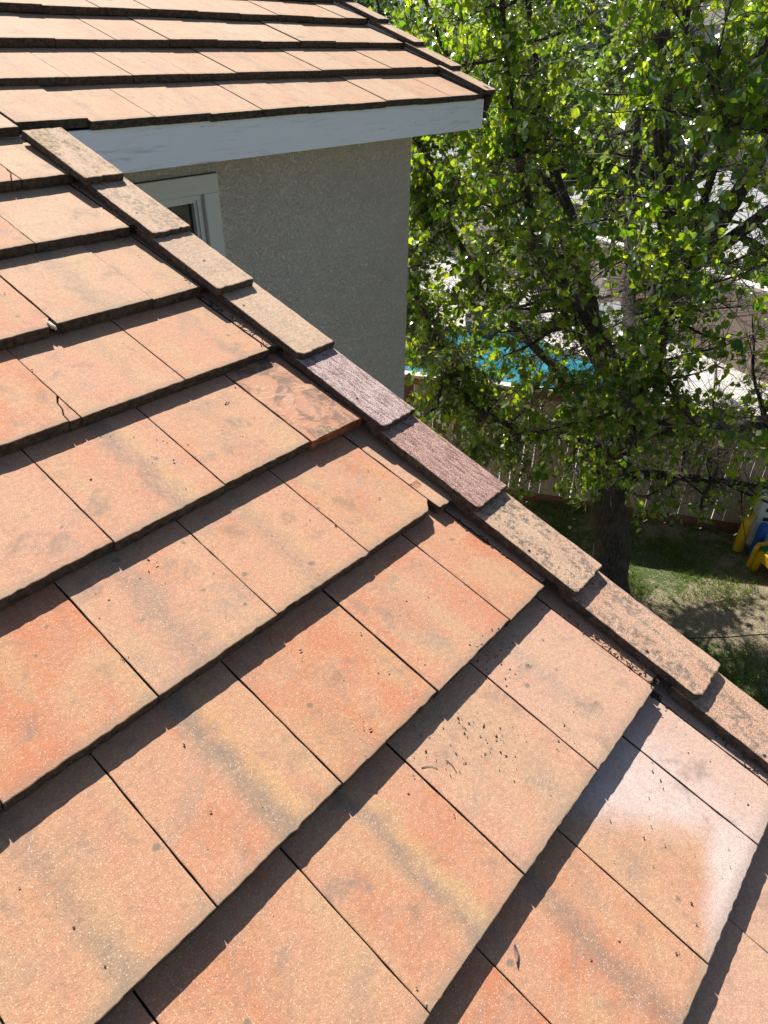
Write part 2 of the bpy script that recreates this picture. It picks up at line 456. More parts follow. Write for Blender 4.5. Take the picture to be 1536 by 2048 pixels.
def slab(name, outline, hfun, thick, mats, parent, jit=.0007, step=.014, round_=.0026, colr=None, seed=0, x0=None, vb=None):
    """a tile: (u,v) outline, counter-clockwise seen from above (v points down-slope)"""
    rd = random.Random(seed)
    n = len(outline)
    pts = []; nrm = []
    cu = sum(p[0] for p in outline)/n; cv = sum(p[1] for p in outline)/n
    for i in range(n):
        a = Vector(outline[i]); b = Vector(outline[(i+1) % n])
        d = b - a; ln = d.length
        front = abs(d.x) > abs(d.y)
        m = max(1, int(ln/(step if front else step*2.2)))
        nn = Vector((d.y, -d.x)).normalized()
        if nn.dot(Vector((cu, cv)) - a) > 0: nn = -nn
        for j in range(m):
            f = j/m
            p = a.lerp(b, f)
            jj = rd.gauss(0, 1)*jit*(1.3 if front else .6)
            if j == 0:
                pn = (Vector(outline[i]) - Vector(outline[i-1])); q = Vector((pn.y, -pn.x)).normalized()
                if q.dot(Vector((cu, cv)) - a) > 0: q = -q
                w_ = (nn + q)
                w_ = w_ / max(.4, w_.dot(nn)) if w_.length > 0 else nn
                pts.append(p - w_*0.0); nrm.append(w_)
            else:
                pts.append(p + nn*jj); nrm.append(nn)
    N = len(pts)
    verts = []
    def P(p, h): return (p.x - cu, -(p.y - cv), h)
    for p in pts: verts.append(P(p, hfun(p.x, p.y) - thick))
    for p in pts: verts.append(P(p, hfun(p.x, p.y) - round_*.9))
    for p, q in zip(pts, nrm):
        r_ = p - q*round_*.35; verts.append(P(r_, hfun(p.x, p.y) - round_*.25))
    for p, q in zip(pts, nrm):
        r_ = p - q*round_; verts.append(P(r_, hfun(p.x, p.y)))
    faces = []; mi = []
    for i in range(N):
        j = (i+1) % N
        for l_ in range(3):
            faces.append((l_*N+i, l_*N+j, (l_+1)*N+j, (l_+1)*N+i)); mi.append(0 if l_ == 2 else 1)
    faces.append(tuple(3*N + i for i in range(N))); mi.append(0)
    faces.append(tuple(reversed(range(N)))); mi.append(1)
    me = bpy.data.meshes.new(name)
    me.from_pydata(verts, [], faces)
    me.update()
    for m in mats: me.materials.append(m)
    me.polygons.foreach_set('material_index', mi)
    bm = bmesh.new(); bm.from_mesh(me)
    bmesh.ops.recalc_face_normals(bm, faces=bm.faces[:])
    bm.to_mesh(me); bm.free()
    x0 = min(p[0] for p in outline) if x0 is None else x0
    vb = max(p[1] for p in outline) if vb is None else vb
    t1 = me.uv_layers.new(name='tile'); t2 = me.uv_layers.new(name='roof')
    for lp in me.loops:
        co = me.vertices[lp.vertex_index].co
        u, v = co.x + cu, cv - co.y
        t1.data[lp.index].uv = (u - x0, vb - v)
        t2.data[lp.index].uv = (u, v)
    o = link(name, me, None, parent, RP(cu, cv, 0), (PITCH, 0, 0))
    colr = colr or (.3, .5, 0, 0)
    if name != 'rake_tile' and name != 'side_leg':
        a_ = colr[3]; colr = (*colr[:3], a_*.5 if a_ <= 1 else .5 + (a_-1)*.5)
    o.color = colr
    return o

house = empty('house', (0, 0, 0))
tag(house, 'stucco house with red concrete tile roofs, white fascia and a window under the eave', 'house')

# per-tile character: (course, joint index from the left of the measured list): orange, streak centre, streak strength, pale
SPECIAL = {}
def tile(u0, u1, k, vb=None, vt=None, dh=0, cut=None, col=None, mats=None, extra=None, jit=.0007):
    vb = BUTT[k] if vb is None else vb
    vt = BUTT[k-1] - .06 if vt is None else vt
    rd = random.Random(int(u0*1000) * 31 + k*977 + 5)
    ch = [rd.uniform(.0006, .0018) for _ in range(4)]
    sk = rd.uniform(-.0025, .0025)
    g = .0010
    a, b = u0 + g, u1 - g
    out = [(a, vt), (a, vb + sk - ch[0]), (a + ch[1], vb + sk), (b - ch[2], vb - sk), (b, vb - sk - ch[3]), (b, vt)]
    if cut == 'right':    # clipped lower right corner
        out = out[:3] + [(b - .034, vb), (b, vb - .030), (b, vt)]
    elif cut == 'chip':
        out = out[:3] + [(b - .022, vb), (b - .019, vb - .012), (b - .006, vb - .030), (b, vb - .038), (b, vt)]
    elif cut == 'crack':
        out = out[:3] + [(b - .032, vb), (b - .030, vb - .028), (b - .020, vb - .05), (b - .016, vb - .078), (b - .001, vb - .105), (b, vt)]
    elif cut == 'crack2':
        out = out[:3] + [(b - .034, vb), (b - .020, vb - .03), (b - .006, vb - .055), (b - .004, vb - .08), (b, vb - .095), (b, vt)]
    Lk = BUTT[k] - BUTT[k-1]
    dh += rd.uniform(-.0022, .0018)
    sl = rd.uniform(-.004, .004)
    um = (u0+u1)/2
    hf = lambda u, v: dh - TH*(vb - v)/Lk + sl*(u - um)
    if col is None:
        col = (rd.choice([.12, .2, .3, .34, .45, .55]), rd.uniform(.15, .85), rd.choice([0, .1, .2, .35, .8]), 0)
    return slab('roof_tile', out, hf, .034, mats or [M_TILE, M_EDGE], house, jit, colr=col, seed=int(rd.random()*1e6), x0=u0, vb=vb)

# measured joints of the lower roof, everything else follows at one tile width
J = {1: [.12], 2: [-.032], 3: [-.183, .122], 4: [-.323, -.015], 5: [-.474, -.168, .125], 6: [-.908, -.611, -.31, -.012],
     7: [-1.052, -.754, -.457, -.159, .135], 8: [-.906, -.608, -.313, -.015], 9: [-.462, -.167, .137], 10: [-.628, -.335, -.033],
     11: [-.49, -.19, .11], 12: [-.62, -.33, -.03]}
E = {1: .302, 2: .290, 3: .300, 4: .289, 5: .327, 6: .262, 7: .304, 8: .288, 9: .298, 10: .30, 11: .29, 12: .30}
COL = {  # (course, tile counted from the right): orange, streak centre, streak strength, pale
    (1, 0): (.15, .3, .2, 1.6), (2, 0): (.15, .5, .15, 1.6), (3, 0): (.28, .5, .2, 1.3), (3, 1): (.28, .62, .8, 1.35),
    (4, 0): (.26, .72, .6, 0), (4, 1): (.36, .75, .3, .1), (4, 2): (.62, .3, 0, 0),
    (5, 1): (.22, .55, .3, .05), (5, 2): (.26, .66, 1.0, .05), (5, 3): (.26, .4, .1, .15),
    (6, 0): (.50, .7, .25, 0), (6, 1): (.28, .55, .5, .05), (6, 2): (.25, .5, .7, .1), (6, 3): (.8, .8, 0, 0),
    (7, 0): (.62, .5, 0, 0), (7, 1): (.56, .4, .3, .1), (7, 2): (.68, .35, .35, 0), (7, 3): (.36, .62, 1.0, 0), (7, 4): (.40, .52, .75, .0), (7, 5): (.4, .5, .3, 0),
    (8, 0): (.16, .45, .5, .45), (8, 1): (.32, .7, .2, .25), (8, 2): (.42, .55, .9, 0), (8, 3): (.44, .5, .15, 0), (8, 4): (.4, .5, .3, 0),
    (9, 0): (.10, .3, .1, .55), (9, 1): (.50, .35, .2, .15), (9, 2): (.55, .62, .9, 0), (9, 3): (.62, .5, .2, 0),
    (10, 0): (.15, .3, .1, .5), (10, 1): (.25, .3, .2, .4), (10, 2): (.4, .3, .2, .1)}
for k in range(1, 13):
    js = list(J[k])
    while js[0] > -2.1: js.insert(0, js[0] - W)
    js.append(E[k])
    n = len(js) - 1
    for i in range(n):
        r_ = n - 1 - i
        cut = None
        if k == 3 and r_ == 2: cut = 'chip'
        if k == 4 and r_ == 2: cut = 'crack'
        if k == 1 and r_ == 1: cut = 'crack2'
        if k == 6 and r_ == 0: cut = 'right'
        if k == 5 and r_ == 0:
            t_ = tile(js[i], js[i+1], k, dh=.003, mats=[M_CLAY, M_CLAYEDGE], jit=.0014)
            t_['label'] = 'smaller bare clay tile with brown stains and scratches'
            continue
        if k == 5 and r_ == 1:
            tile(js[i], js[i+1], k, vb=BUTT[k] - .006, col=COL[(k, r_)]); continue
        t_ = tile(js[i], js[i+1], k, cut=cut, col=COL.get((k, r_)))
        if cut == 'crack': t_['label'] = 'tile with a cracked lower right corner'
        if cut == 'chip': t_['label'] = 'tile with a chipped lower right corner'
# broken-off corner pieces that still lie in place
for (b, k, pts) in ((-.323, 4, [(-.0303, 0), (-.0283, -.028), (-.0183, -.05), (-.0143, -.078), (-.0016, -.096), (-.0016, -.001)]),
                    (.12, 1, [(-.0322, 0), (-.0182, -.03), (-.0045, -.055), (-.0026, -.075), (-.0016, -.001)])):
    vb = BUTT[k]
    hf = lambda u, v, vb=vb: -.0012 - TH*(vb - v)/L
    slab('tile_fragment', [(b + x, vb + y) for x, y in pts[::-1]], hf, .033, [M_TILE, M_EDGE], house, .0006, .009, colr=(.35, .5, 0, .1), seed=3, round_=.002)
for q, (u, v) in enumerate(((-.195, 1.030), (-.188, 1.036))):
    m = MB(); m.box((0, 0, 0), (.007, .034, .012))
    o = m.build('mortar_chip', M_CAP, house, bevel=.002, loc=RP(u, v, -.010 - .003*q)); o.rotation_euler = (PITCH, 0, .12)
# slivers of cut tile in the channel beside the rake tiles
for k in range(1, 13):
    u0 = E[k] + .006
    u1 = .40
    vb = BUTT[k] + (.010 if k == 6 else -.012)
    hf = lambda u, v, vb=vb, k=k: -.0045 - TH*(vb - v)/L
    slab('roof_tile', [(u0, vb - .41), (u0, vb - .004), (u0+.003, vb), (u1, vb), (u1, vb - .41)], hf, .026, [M_TILE, M_EDGE], house, .0012, colr=(.2, .5, .3, .2), seed=40+k)
slab('roof_tile', [(.272, 2.0), (.272, 2.108), (.30, 2.112), (.30, 2.0)], lambda u, v: -.014, .016, [M_CLAY, M_CLAYEDGE], house, .001, colr=(.3, .5, 0, 0), seed=77)

# upper roof, running further to the right
JU = {0: [.001, .299, .581, .870, 1.154, 1.454], -1: [.718, 1.018, 1.32, 1.601], -2: [1.169], -3: [.42], -4: [.27], -5: [.42], -6: [.27], -7: [.42]}
EU = {0: 3.225, -1: 3.29, -2: 3.305, -3: 3.315, -4: 3.32, -5: 3.325, -6: 3.33, -7: 3.335}
for k in range(-7, 1):
    js = list(JU[k])
    while js[0] > -1.9: js.insert(0, js[0] - W)
    while js[-1] < EU[k] - W*1.25: js.append(js[-1] + W)
    js.append(EU[k])
    for i in range(len(js)-1):
        dh = 0; vb = None
        rd = random.Random(k*100+i)
        dh = rd.uniform(-.003, .003)
        if k == 0 and abs(js[i+1] - .581) < .01: dh = .006; vb = -.004
        col = (rd.uniform(.05, .32), rd.uniform(.1, .9), rd.choice([.1, .4, .7]), 1 + rd.uniform(.35, .9))
        tile(js[i], js[i+1], k, vb=vb, dh=dh, col=col)
    u0 = EU[k] + .005; vb = BUTT[k] - .01
    slab('roof_tile', [(u0, vb - .41), (u0, vb), (u0+.08, vb), (u0+.08, vb - .41)], lambda u, v, vb=vb: -.006 - TH*(vb - v)/L, .026, [M_TILE, M_EDGE], house, .001, colr=(.2, .5, .3, .2), seed=140+k)

# rake tiles: L-section, top plate plus outer leg
def rake_tile(u0, u1, vs, ve, col, seed, leg=.11, cutc=0.0, dh=0):
    hf = lambda u, v: .034 + dh - .024*(ve - v)/L + .004*(u-u0)
    rd = random.Random(seed)
    c1 = rd.uniform(.002, .007)
    out = [(u0, vs), (u0, ve - .004 - cutc), (u0 + .004 + cutc, ve), (u1 - .004, ve - rd.uniform(0, .004)), (u1, ve - c1), (u1, vs)]
    o = slab('rake_tile', out, hf, .024, [M_RAKE, M_EDGE], house, .0011, .012, .004, colr=col, seed=seed)
    out = [(u1 - .020, vs + .01), (u1 - .020, ve - .006), (u1 - .002, ve - .006), (u1 - .002, vs + .01)]
    l_ = slab('side_leg', out, lambda u, v: hf(u, v) - .021, leg, [M_RAKE, M_EDGE], o, .0008, .02, .002, colr=col, seed=seed+9)
    l_.matrix_parent_inverse = Matrix.Identity(4)
    mw = Matrix.Translation(l_.location) @ Matrix.Rotation(PITCH, 4, 'X')
    mo = Matrix.Translation(o.location) @ Matrix.Rotation(PITCH, 4, 'X')
    ml = mo.inverted() @ mw
    l_.location = ml.to_translation(); l_.rotation_euler = ml.to_euler()
    return o, hf
VE = [.445, .797, 1.125, 1.483, 1.83, 2.188, 2.523, 2.894, 3.245, 3.59, 3.94, 4.28]
U0 = [.285, .303, .301, .322, .323, .323, .323, .327, .325, .325, .325, .325]
RC = [(0, .4, 1.0, 0), (0, .7, .15, 0), (0, .35, 0, 0), (0, .35, .05, 0), (1, 0, 0, 0), (1, .2, 0, 0), (0, 1.0, .12, .35), (0, .95, .1, .8), (0, .8, 0, .9), (0, .3, 0, 0), (0, .5, 0, 0), (0, .4, 0, 0)]
NAIL = {0: (.33, .16), 1: (.335, .66), 2: (.37, .97), 3: (.345, 1.20), 6: (.338, 2.36), 7: (.343, 2.737), 8: (.337, 3.075), 4: (.35, 1.70)}
for i, ve in enumerate(VE):
    vs = (ve - L - .065) if i else .055
    o, hf = rake_tile(U0[i], U0[i] + .149, vs, ve, RC[i], 300+i, cutc=.013 if i in (3, 7) else (.004 if i else .001), dh=.002*random.Random(i).uniform(-1, 1))
    if i == 4: o['label'] = 'rough purple-grey replacement tile'
    if i == 5: o['label'] = 'rough dull red replacement tile'
    if i == 0: o['label'] = 'topmost tile with yellow moss'
    if i in NAIL:
        nu, nv = NAIL[i]
        m = MB(); m.tube([(0, 0, -.006), (0, 0, .0012)], [.0042, .0042], 8)
        nl = m.build('nail', M_DARKMETAL, house, loc=RP(nu, nv, hf(nu, nv))); nl.rotation_euler = (PITCH, 0, 0)
VEU = [.042, -.285, -.63, -.975, -1.32, -1.67, -2.02, -2.37]
for i, ve in enumerate(VEU):
    uu = EU[-i] + .012 if i else 3.262
    rake_tile(min(uu, 3.325), min(uu, 3.325) + .118, ve - L - .06, ve, (0, .55, 0, 0), 400+i, leg=.115)

# decking and boards under the tiles
def prism(name, poly, h0, h1, mat, parent=house):
    m = MB(); n = len(poly)
    m.add([RP(u, v, h0) for u, v in poly] + [RP(u, v, h1) for u, v in poly],
          [tuple(range(n))[::-1], tuple(range(n, 2*n))] + [(i, (i+1) % n, n+(i+1) % n, n+i) for i in range(n)])
    return m.build(name, mat, parent)
prism('roof_underlay', [(-2.6, -2.9), (-2.6, 4.2), (.40, 4.2), (.40, -.03), (3.33, -.03), (3.33, -2.9)], -.115, -.064, M_FELT)
# far slope behind the ridge
m = MB()
rz = RP(0, -2.9, 0).z; ry = RP(0, -2.9, 0).y
m.add([(-2.6, ry, rz-.02), (3.4, ry, rz-.02), (3.4, ry+3.2, rz-1.3), (-2.6, ry+3.2, rz-1.3), (-2.6, ry, rz-.12), (3.4, ry, rz-.12), (3.4, ry+3.2, rz-1.4), (-2.6, ry+3.2, rz-1.4)],
      [(0, 1, 2, 3), (7, 6, 5, 4), (0, 4, 5, 1), (1, 5, 6, 2), (2, 6, 7, 3), (3, 7, 4, 0)])
m.build('back_roof_slope', M_EDGE, house)
# fascia board of the upper eave
m = MB(); m.box((1.72, .026, -.118), (3.235, .032, .166)); m.build('fascia', M_FASCIA, house, bevel=.002, seg=1)
# barge boards under the rakes
prism('barge_board', [(.40, .02), (.40, 4.22), (.432, 4.22), (.432, .02)], -.20, -.012, M_FASCIA)
prism('barge_board', [(3.345, -2.9), (3.345, -.035), (3.377, -.035), (3.377, -2.9)], -.22, -.012, M_FASCIA)
m = MB(); m.box((-1.1, RP(0, 4.22).y, RP(0, 4.22).z - .12), (3.0, .03, .17)); m.build('fascia', M_FASCIA, house)
GZ = -5.24
# walls
YW = .33; XW = 3.004
def wallbox(x0, x1, y0, y1, z0, z1, name='wall', mat=M_STUCCO):
    m = MB(); m.box(((x0+x1)/2, (y0+y1)/2, (z0+z1)/2), (x1-x0, y1-y0, z1-z0)); return m.build(name, mat, house)
WX0, WX1, WZ0, WZ1 = .35, 1.30, -1.30, -.385      # window opening
wallbox(WX1, XW, YW, YW+.16, GZ, -.16)
wallbox(.16, WX0, YW, YW+.16, GZ, -.16)
wallbox(WX0, WX1, YW, YW+.16, WZ1, -.16)
wallbox(WX0, WX1, YW, YW+.16, GZ, WZ0)
wallbox(XW-.16, XW, YW+.16, 5.2, GZ, -.16)
m = MB()   # gable infill above the right wall
m.add([(XW-.16, YW+.2, -.16), (XW-.16, 5.2, -.16), (XW-.16, 2.72, .93), (XW, YW+.2, -.16), (XW, 5.2, -.16), (XW, 2.72, .93)], [(0,1,2),(5,4,3),(0,2,5,3),(2,1,4,5),(1,0,3,4)])
m.build('wall', M_STUCCO, house)
wallbox(-2.4, XW-.16, 5.04, 5.2, GZ, -.3)
wallbox(.0, .16, -3.6, YW, GZ, -1.70)
wallbox(-2.4, .16, -3.76, -3.6, GZ, -1.70)
m = MB()
m.add([(.0, -3.6, -1.70), (.0, YW, -1.70), (.0, YW, -.16), (.16, -3.6, -1.70), (.16, YW, -1.70), (.16, YW, -.16)], [(0,1,2),(5,4,3),(0,2,5,3),(2,1,4,5),(1,0,3,4)])
m.build('wall', M_STUCCO, house)
# soffit of the upper eave
m = MB(); m.box((1.75, .19, -.190), (3.2, .29, .012)); m.build('soffit', M_TRIMP, house)
# window: trim boards, frame, glass
win = MB(); 
bt = .022
win.box((WX1 + .048, YW - bt/2, (-.387 + WZ0)/2), (.091, bt, -.387 - WZ0)); 
window = win.build('window', M_TRIMP, house, bevel=.002, seg=1)
m = MB(); m.box(((WX0 + WX1)/2, YW - bt/2 - .002, -.343), (WX1 - WX0 + .19, bt, .086)); m.build('head_board', M_TRIMP, window, bevel=.002, seg=1)
m = MB(); m.box((WX0 - .046, YW - bt/2, (-.387 + WZ0)/2), (.09, bt, -.387 - WZ0)); m.build('side_board', M_TRIMP, window, bevel=.002, seg=1)
m = MB(); m.box(((WX0 + WX1)/2, YW - bt/2, WZ0 - .045), (WX1 - WX0 + .19, bt+.01, .09)); m.build('sill', M_TRIMP, window)
m = MB(); m.box(((WX0 + WX1)/2, YW - .006, -.2985), (WX1 - WX0 + .20, .006, .004)); m.build('gap_strip', M_FELT, window)  # thin black strip drawn for the gap above the head board
m = MB()
fx0, fx1, fz0, fz1 = WX0+.002, WX1-.002, WZ0+.002, WZ1-.002
for a, wd, yy in ((0, .026, YW+.015), (.026, .014, YW+.027)):
    m.box(((fx0+fx1)/2, yy, fz1 - a - wd/2), (fx1-fx0-2*a, .03, wd)); m.box(((fx0+fx1)/2, yy, fz0 + a + wd/2), (fx1-fx0-2*a, .03, wd))
    for xx in (fx0 + a + wd/2, fx1 - a - wd/2): m.box((xx, yy + .0015, (fz0+fz1)/2), (wd, .027, fz1-fz0-2*a-2*wd))
m.build('frame', M_VINYL, window)
g = NT('window_glass'); M_GLASS = g.fin((.025, .032, .035), .04, None, .6)
m = MB(); m.box(((WX0+WX1)/2, YW+.044, (WZ0+WZ1)/2), (WX1-WX0-.07, .006, WZ1-WZ0-.07)); m.build('pane', M_GLASS, window)
g = NT('insect_screen'); M_SCR = g.fin((.11, .13, .12), .7)

# ------------------------------------------------------------------ ground and neighbourhood
def sheet(name, poly, z, mat, label=None):
    m = MB(); m.add([(x, y, z) for x, y in poly], [tuple(range(len(poly)))])
    o = m.build(name, mat); tag(o, kind='structure'); return o
sheet('ground', [(-200, -200), (300, -200), (300, 300), (-200, 300)], GZ - .25, M_GROUND)
FA, FB = Vector((4.72, 5.68, 0)), Vector((9.6, -4.78, 0))    # fence line
fd = (FB - FA).normalized(); fn = Vector((-fd.y, fd.x, 0))    # fn points away from the house
if fn.x < 0: fn = -fn
# yard lawn, a gently uneven grid
def lawn_z(x, y): return GZ + .035*noise.noise(Vector((x*.7, y*.7, 0))) + .012*noise.noise(Vector((x*3, y*3, 5)))
m = MB(); nx, ny = 60, 70
X0, X1, Y0, Y1 = 2.2, 12.0, -9.0, 6.2
for j in range(ny+1):
    for i in range(nx+1):
        x = X0 + (X1-X0)*i/nx; y = Y0 + (Y1-Y0)*j/ny
        d_ = (Vector((x, y, 0)) - FA).dot(fn)
        m.v.append((x, y, lawn_z(x, y) if d_ < .05 else GZ - .22))
for j in range(ny):
    for i in range(nx):
        a = j*(nx+1)+i; m.f.append((a, a+1, a+nx+2, a+nx+1))
lawn = m.build('lawn', M_GROUND, smooth=True); tag(lawn, kind='structure')
P1 = FA + fn*.12 - fd*8; P2 = FB + fn*.12 + fd*8
POOL = [(10.35, 6.9), (11.9, 6.35), (13.05, 4.75), (12.55, 3.7), (12.35, 2.35), (11.2, 1.9), (9.0, 3.2), (8.0, 5.6), (8.9, 6.8)]
# deck with the pool cut out of it
bm = bmesh.new()
deck_poly = [(P1.x, P1.y), (P2.x, P2.y), (22, -12), (26, 14), (14, 20)]
def edge_loop(bm, poly, z):
    vs = [bm.verts.new((x, y, z)) for x, y in poly]
    return [bm.edges.new((vs[i], vs[(i+1) % len(vs)])) for i in range(len(vs))]
def smooth_poly(poly, k=6):
    out = []; n = len(poly)
    for i in range(n):
        p0, p1, p2, p3 = [Vector(poly[(i+j-1) % n]) for j in range(4)]
        for s_ in range(k):
            t_ = s_/k
            out.append(tuple(.5*((2*p1) + (p2-p0)*t_ + (2*p0-5*p1+4*p2-p3)*t_**2 + (3*p1-p0-3*p2+p3)*t_**3)))
    return out
PS = smooth_poly(POOL)
e1 = edge_loop(bm, deck_poly, GZ + .03); e2 = edge_loop(bm, PS, GZ + .03)
bmesh.ops.triangle_fill(bm, edges=e1+e2, use_beauty=True)
me = bpy.data.meshes.new('pool_deck'); bm.to_mesh(me); bm.free()
tag(link('pool_deck', me, M_CONC), kind='structure')
m = MB(); m.add([(x, y, GZ - .06) for x, y in PS], [tuple(range(len(PS)))]); tag(m.build('pool_water', M_WATER), kind='structure')
m = MB(); n = len(PS)
cx = sum(p[0] for p in PS)/n; cy = sum(p[1] for p in PS)/n
def off(p, d):
    v = Vector((p[0]-cx, p[1]-cy)).normalized(); return (p[0]+v.x*d, p[1]+v.y*d)
rings = [[(*off(p, -.02), GZ-.09) for p in PS], [(*off(p, -.03), GZ+.055) for p in PS], [(*off(p, .26), GZ+.055) for p in PS], [(*off(p, .26), GZ+.02) for p in PS]]
m.add(sum(rings, []), [(r*n+i, r*n+(i+1) % n, (r+1)*n+(i+1) % n, (r+1)*n+i) for r in range(3) for i in range(n)])
tag(m.build('pool_coping', M_CAP), kind='structure')

# fence: pickets, rails, posts, cap, kickboard
fence = empty('wooden_fence', (FA.x, FA.y, GZ))
tag(fence, 'weathered wooden board fence with narrow bright gaps behind the pear tree', 'fence')
ang = math.atan2(fd.y, fd.x); FL = (FB - FA).length; FH = 1.70
bw = .139; gap = .0070
nb = int(FL/(bw+gap))
for i in range(nb):
    m = MB()
    rd = random.Random(i+900)
    hh = FH - .13 + rd.uniform(-.006, .006)
    w_ = bw + rd.uniform(-.003, .0085)
    m.box((0, 0, 0), (w_, .018, hh))
    o = m.build('board', M_BOARD, fence)
    o.location = (fd.x*(i+.5)*(bw+gap), fd.y*(i+.5)*(bw+gap), .12 + hh/2)
    o.rotation_euler = (rd.uniform(-.004, .004), rd.uniform(-.006, .006), ang)
def fbox(name, off_, z0, z1, th, mat, s0=0, s1=None):
    s1 = FL if s1 is None else s1
    m = MB(); m.box((0, 0, 0), (s1-s0, th, z1-z0)); o = m.build(name, mat, fence)
    c = fd*((s0+s1)/2) + fn*off_
    o.location = (c.x, c.y, (z0+z1)/2); o.rotation_euler = (0, 0, ang); return o
fbox('kickboard', -.005, -.03, .118, .036, M_KICK)
fbox('rail', .032, .42, .51, .038, M_BOARD)
fbox('rail', .032, 1.30, 1.39, .038, M_BOARD)
fbox('cap', 0, FH - .008, FH + .03, .13, M_CAP)
fbox('top_rail', -.03, FH - .105, FH - .010, .036, M_KICK)
for s_ in np.arange(.8, FL, 2.3):
    fbox('post', .10, -.05, FH - .012, .085, M_BOARD, s_, s_+.085)

# block wall beyond the pool
WALL = [(12.6, -3.6), (13.55, -.6), (14.7, 1.7), (15.6, 4.2), (16.9, 8.0), (19.0, 14.5)]
def block_wall(pts, h, name, label, thick=.2):
    root = empty(name, (pts[0][0], pts[0][1], GZ)); tag(root, label, 'wall')
    bl = None
    bx = bpy.data.meshes.new('wall_block')
    m = MB(); m.box((0, 0, 0), (.392, thick, .192)); bx.from_pydata(m.v, [], m.f); bx.materials.append(M_BLOCK)
    cp = MB(); core = MB(); cnt = 0
    for a, b in zip(pts[:-1], pts[1:]):
        a = Vector((*a, 0)); b = Vector((*b, 0)); d = b - a; l_ = d.length; d.normalize(); an = math.atan2(d.y, d.x)
        rel = (a+b)/2 - Vector((*pts[0], 0))
        core.box((rel.x, rel.y, h/2 - .02), (l_, thick - .012, h - .04), an)
        cp.box((rel.x, rel.y, h + .03), (l_, thick + .05, .06), an)
        rows = int(h/.2); n_ = int(l_/.4)
        for r in range(rows):
            for c in range(n_ + (r % 2)):
                s_ = (c + .5 - .5*(r % 2))*.4
                if s_ < .1 or s_ > l_ - .1: continue
                if cnt >= 298: continue
                p = a + d*s_ - Vector((*pts[0], 0))
                o = bpy.data.objects.new('block', bx); C.objects.link(o); o.parent = root
                o.location = (p.x, p.y, r*.2 + .1); o.rotation_euler = (0, 0, an); cnt += 1
    core.build('mortar_core', M_CAP, root); cp.build('cap', M_CAP, root)
    return root
block_wall(WALL, 1.6, 'block_wall', 'tan block wall with a pale cap beyond the swimming pool')

# rocks by the deck
M_ROCK = simple('grey_boulder', (.20, .185, .17), .9, .25, 5, .6, .05)
def boulder(x, y, s, label, z=GZ):
    bm = bmesh.new(); bmesh.ops.create_icosphere(bm, subdivisions=3, radius=1)
    for v in bm.verts:
        n_ = noise.noise(v.co*1.3 + Vector((x, y, 0))); v.co *= (1 + .35*n_); v.co = Vector((v.co.x*s[0], v.co.y*s[1], v.co.z*s[2]))
    me = bpy.data.meshes.new('boulder'); bm.to_mesh(me); bm.free()
    o = link('boulder', me, M_ROCK, None, (x, y, z + s[2]*.5)); tag(o, label, 'boulder', 'boulders beside the pool'); return o
boulder(10.6, -.45, (.75, .5, .42), 'largest grey boulder on the pale deck, at the right behind the tree')
boulder(10.9, -1.6, (.5, .45, .36), 'smaller grey boulder at the far right of the deck')
boulder(12.6, 5.7, (.42, .35, .3), 'grey boulder on the far side of the pool')
boulder(13.3, 4.9, (.5, .38, .3), 'low grey boulder at the far right corner of the pool')

# lounge chair, white, on the deck
def lounger(x, y, rz, label):
    r_ = empty('sun_lounger', (x, y, GZ+.03), rz); tag(r_, label, 'sun lounger')
    Wt = simple('white_plastic', (.8, .8, .78), .4, .02, 8, .02)
    m = MB(); m.box((0, -.25, .33), (.6, 1.25, .05)); m.build('seat', Wt, r_, bevel=.01)
    m = MB(); m.add([(-.3, .38, .33), (.3, .38, .33), (.3, .95, .80), (-.3, .95, .80), (-.3, .42, .29), (.3, .42, .29), (.3, .99, .76), (-.3, .99, .76)], [(0,1,2,3),(7,6,5,4),(0,4,5,1),(1,5,6,2),(2,6,7,3),(3,7,4,0)]); m.build('backrest', Wt, r_)
    for sx in (-.26, .26):
        for sy in (-.8, .3):
            m = MB(); m.box((sx, sy, .15), (.04, .04, .30)); m.build('leg', Wt, r_)
lounger(13.3, 2.4, -.5, 'white sun lounger on the pale deck behind the pool')

# far street and cars, houses and trees
sheet('street', [(21, -60), (27, -60), (90, 120), (60, 120), (30, 40), (19.5, 6)], GZ + .005, M_ASPH)
sheet('street', [(22, -6), (120, -30), (120, 20), (26, 12)], GZ + .011, M_ASPH)

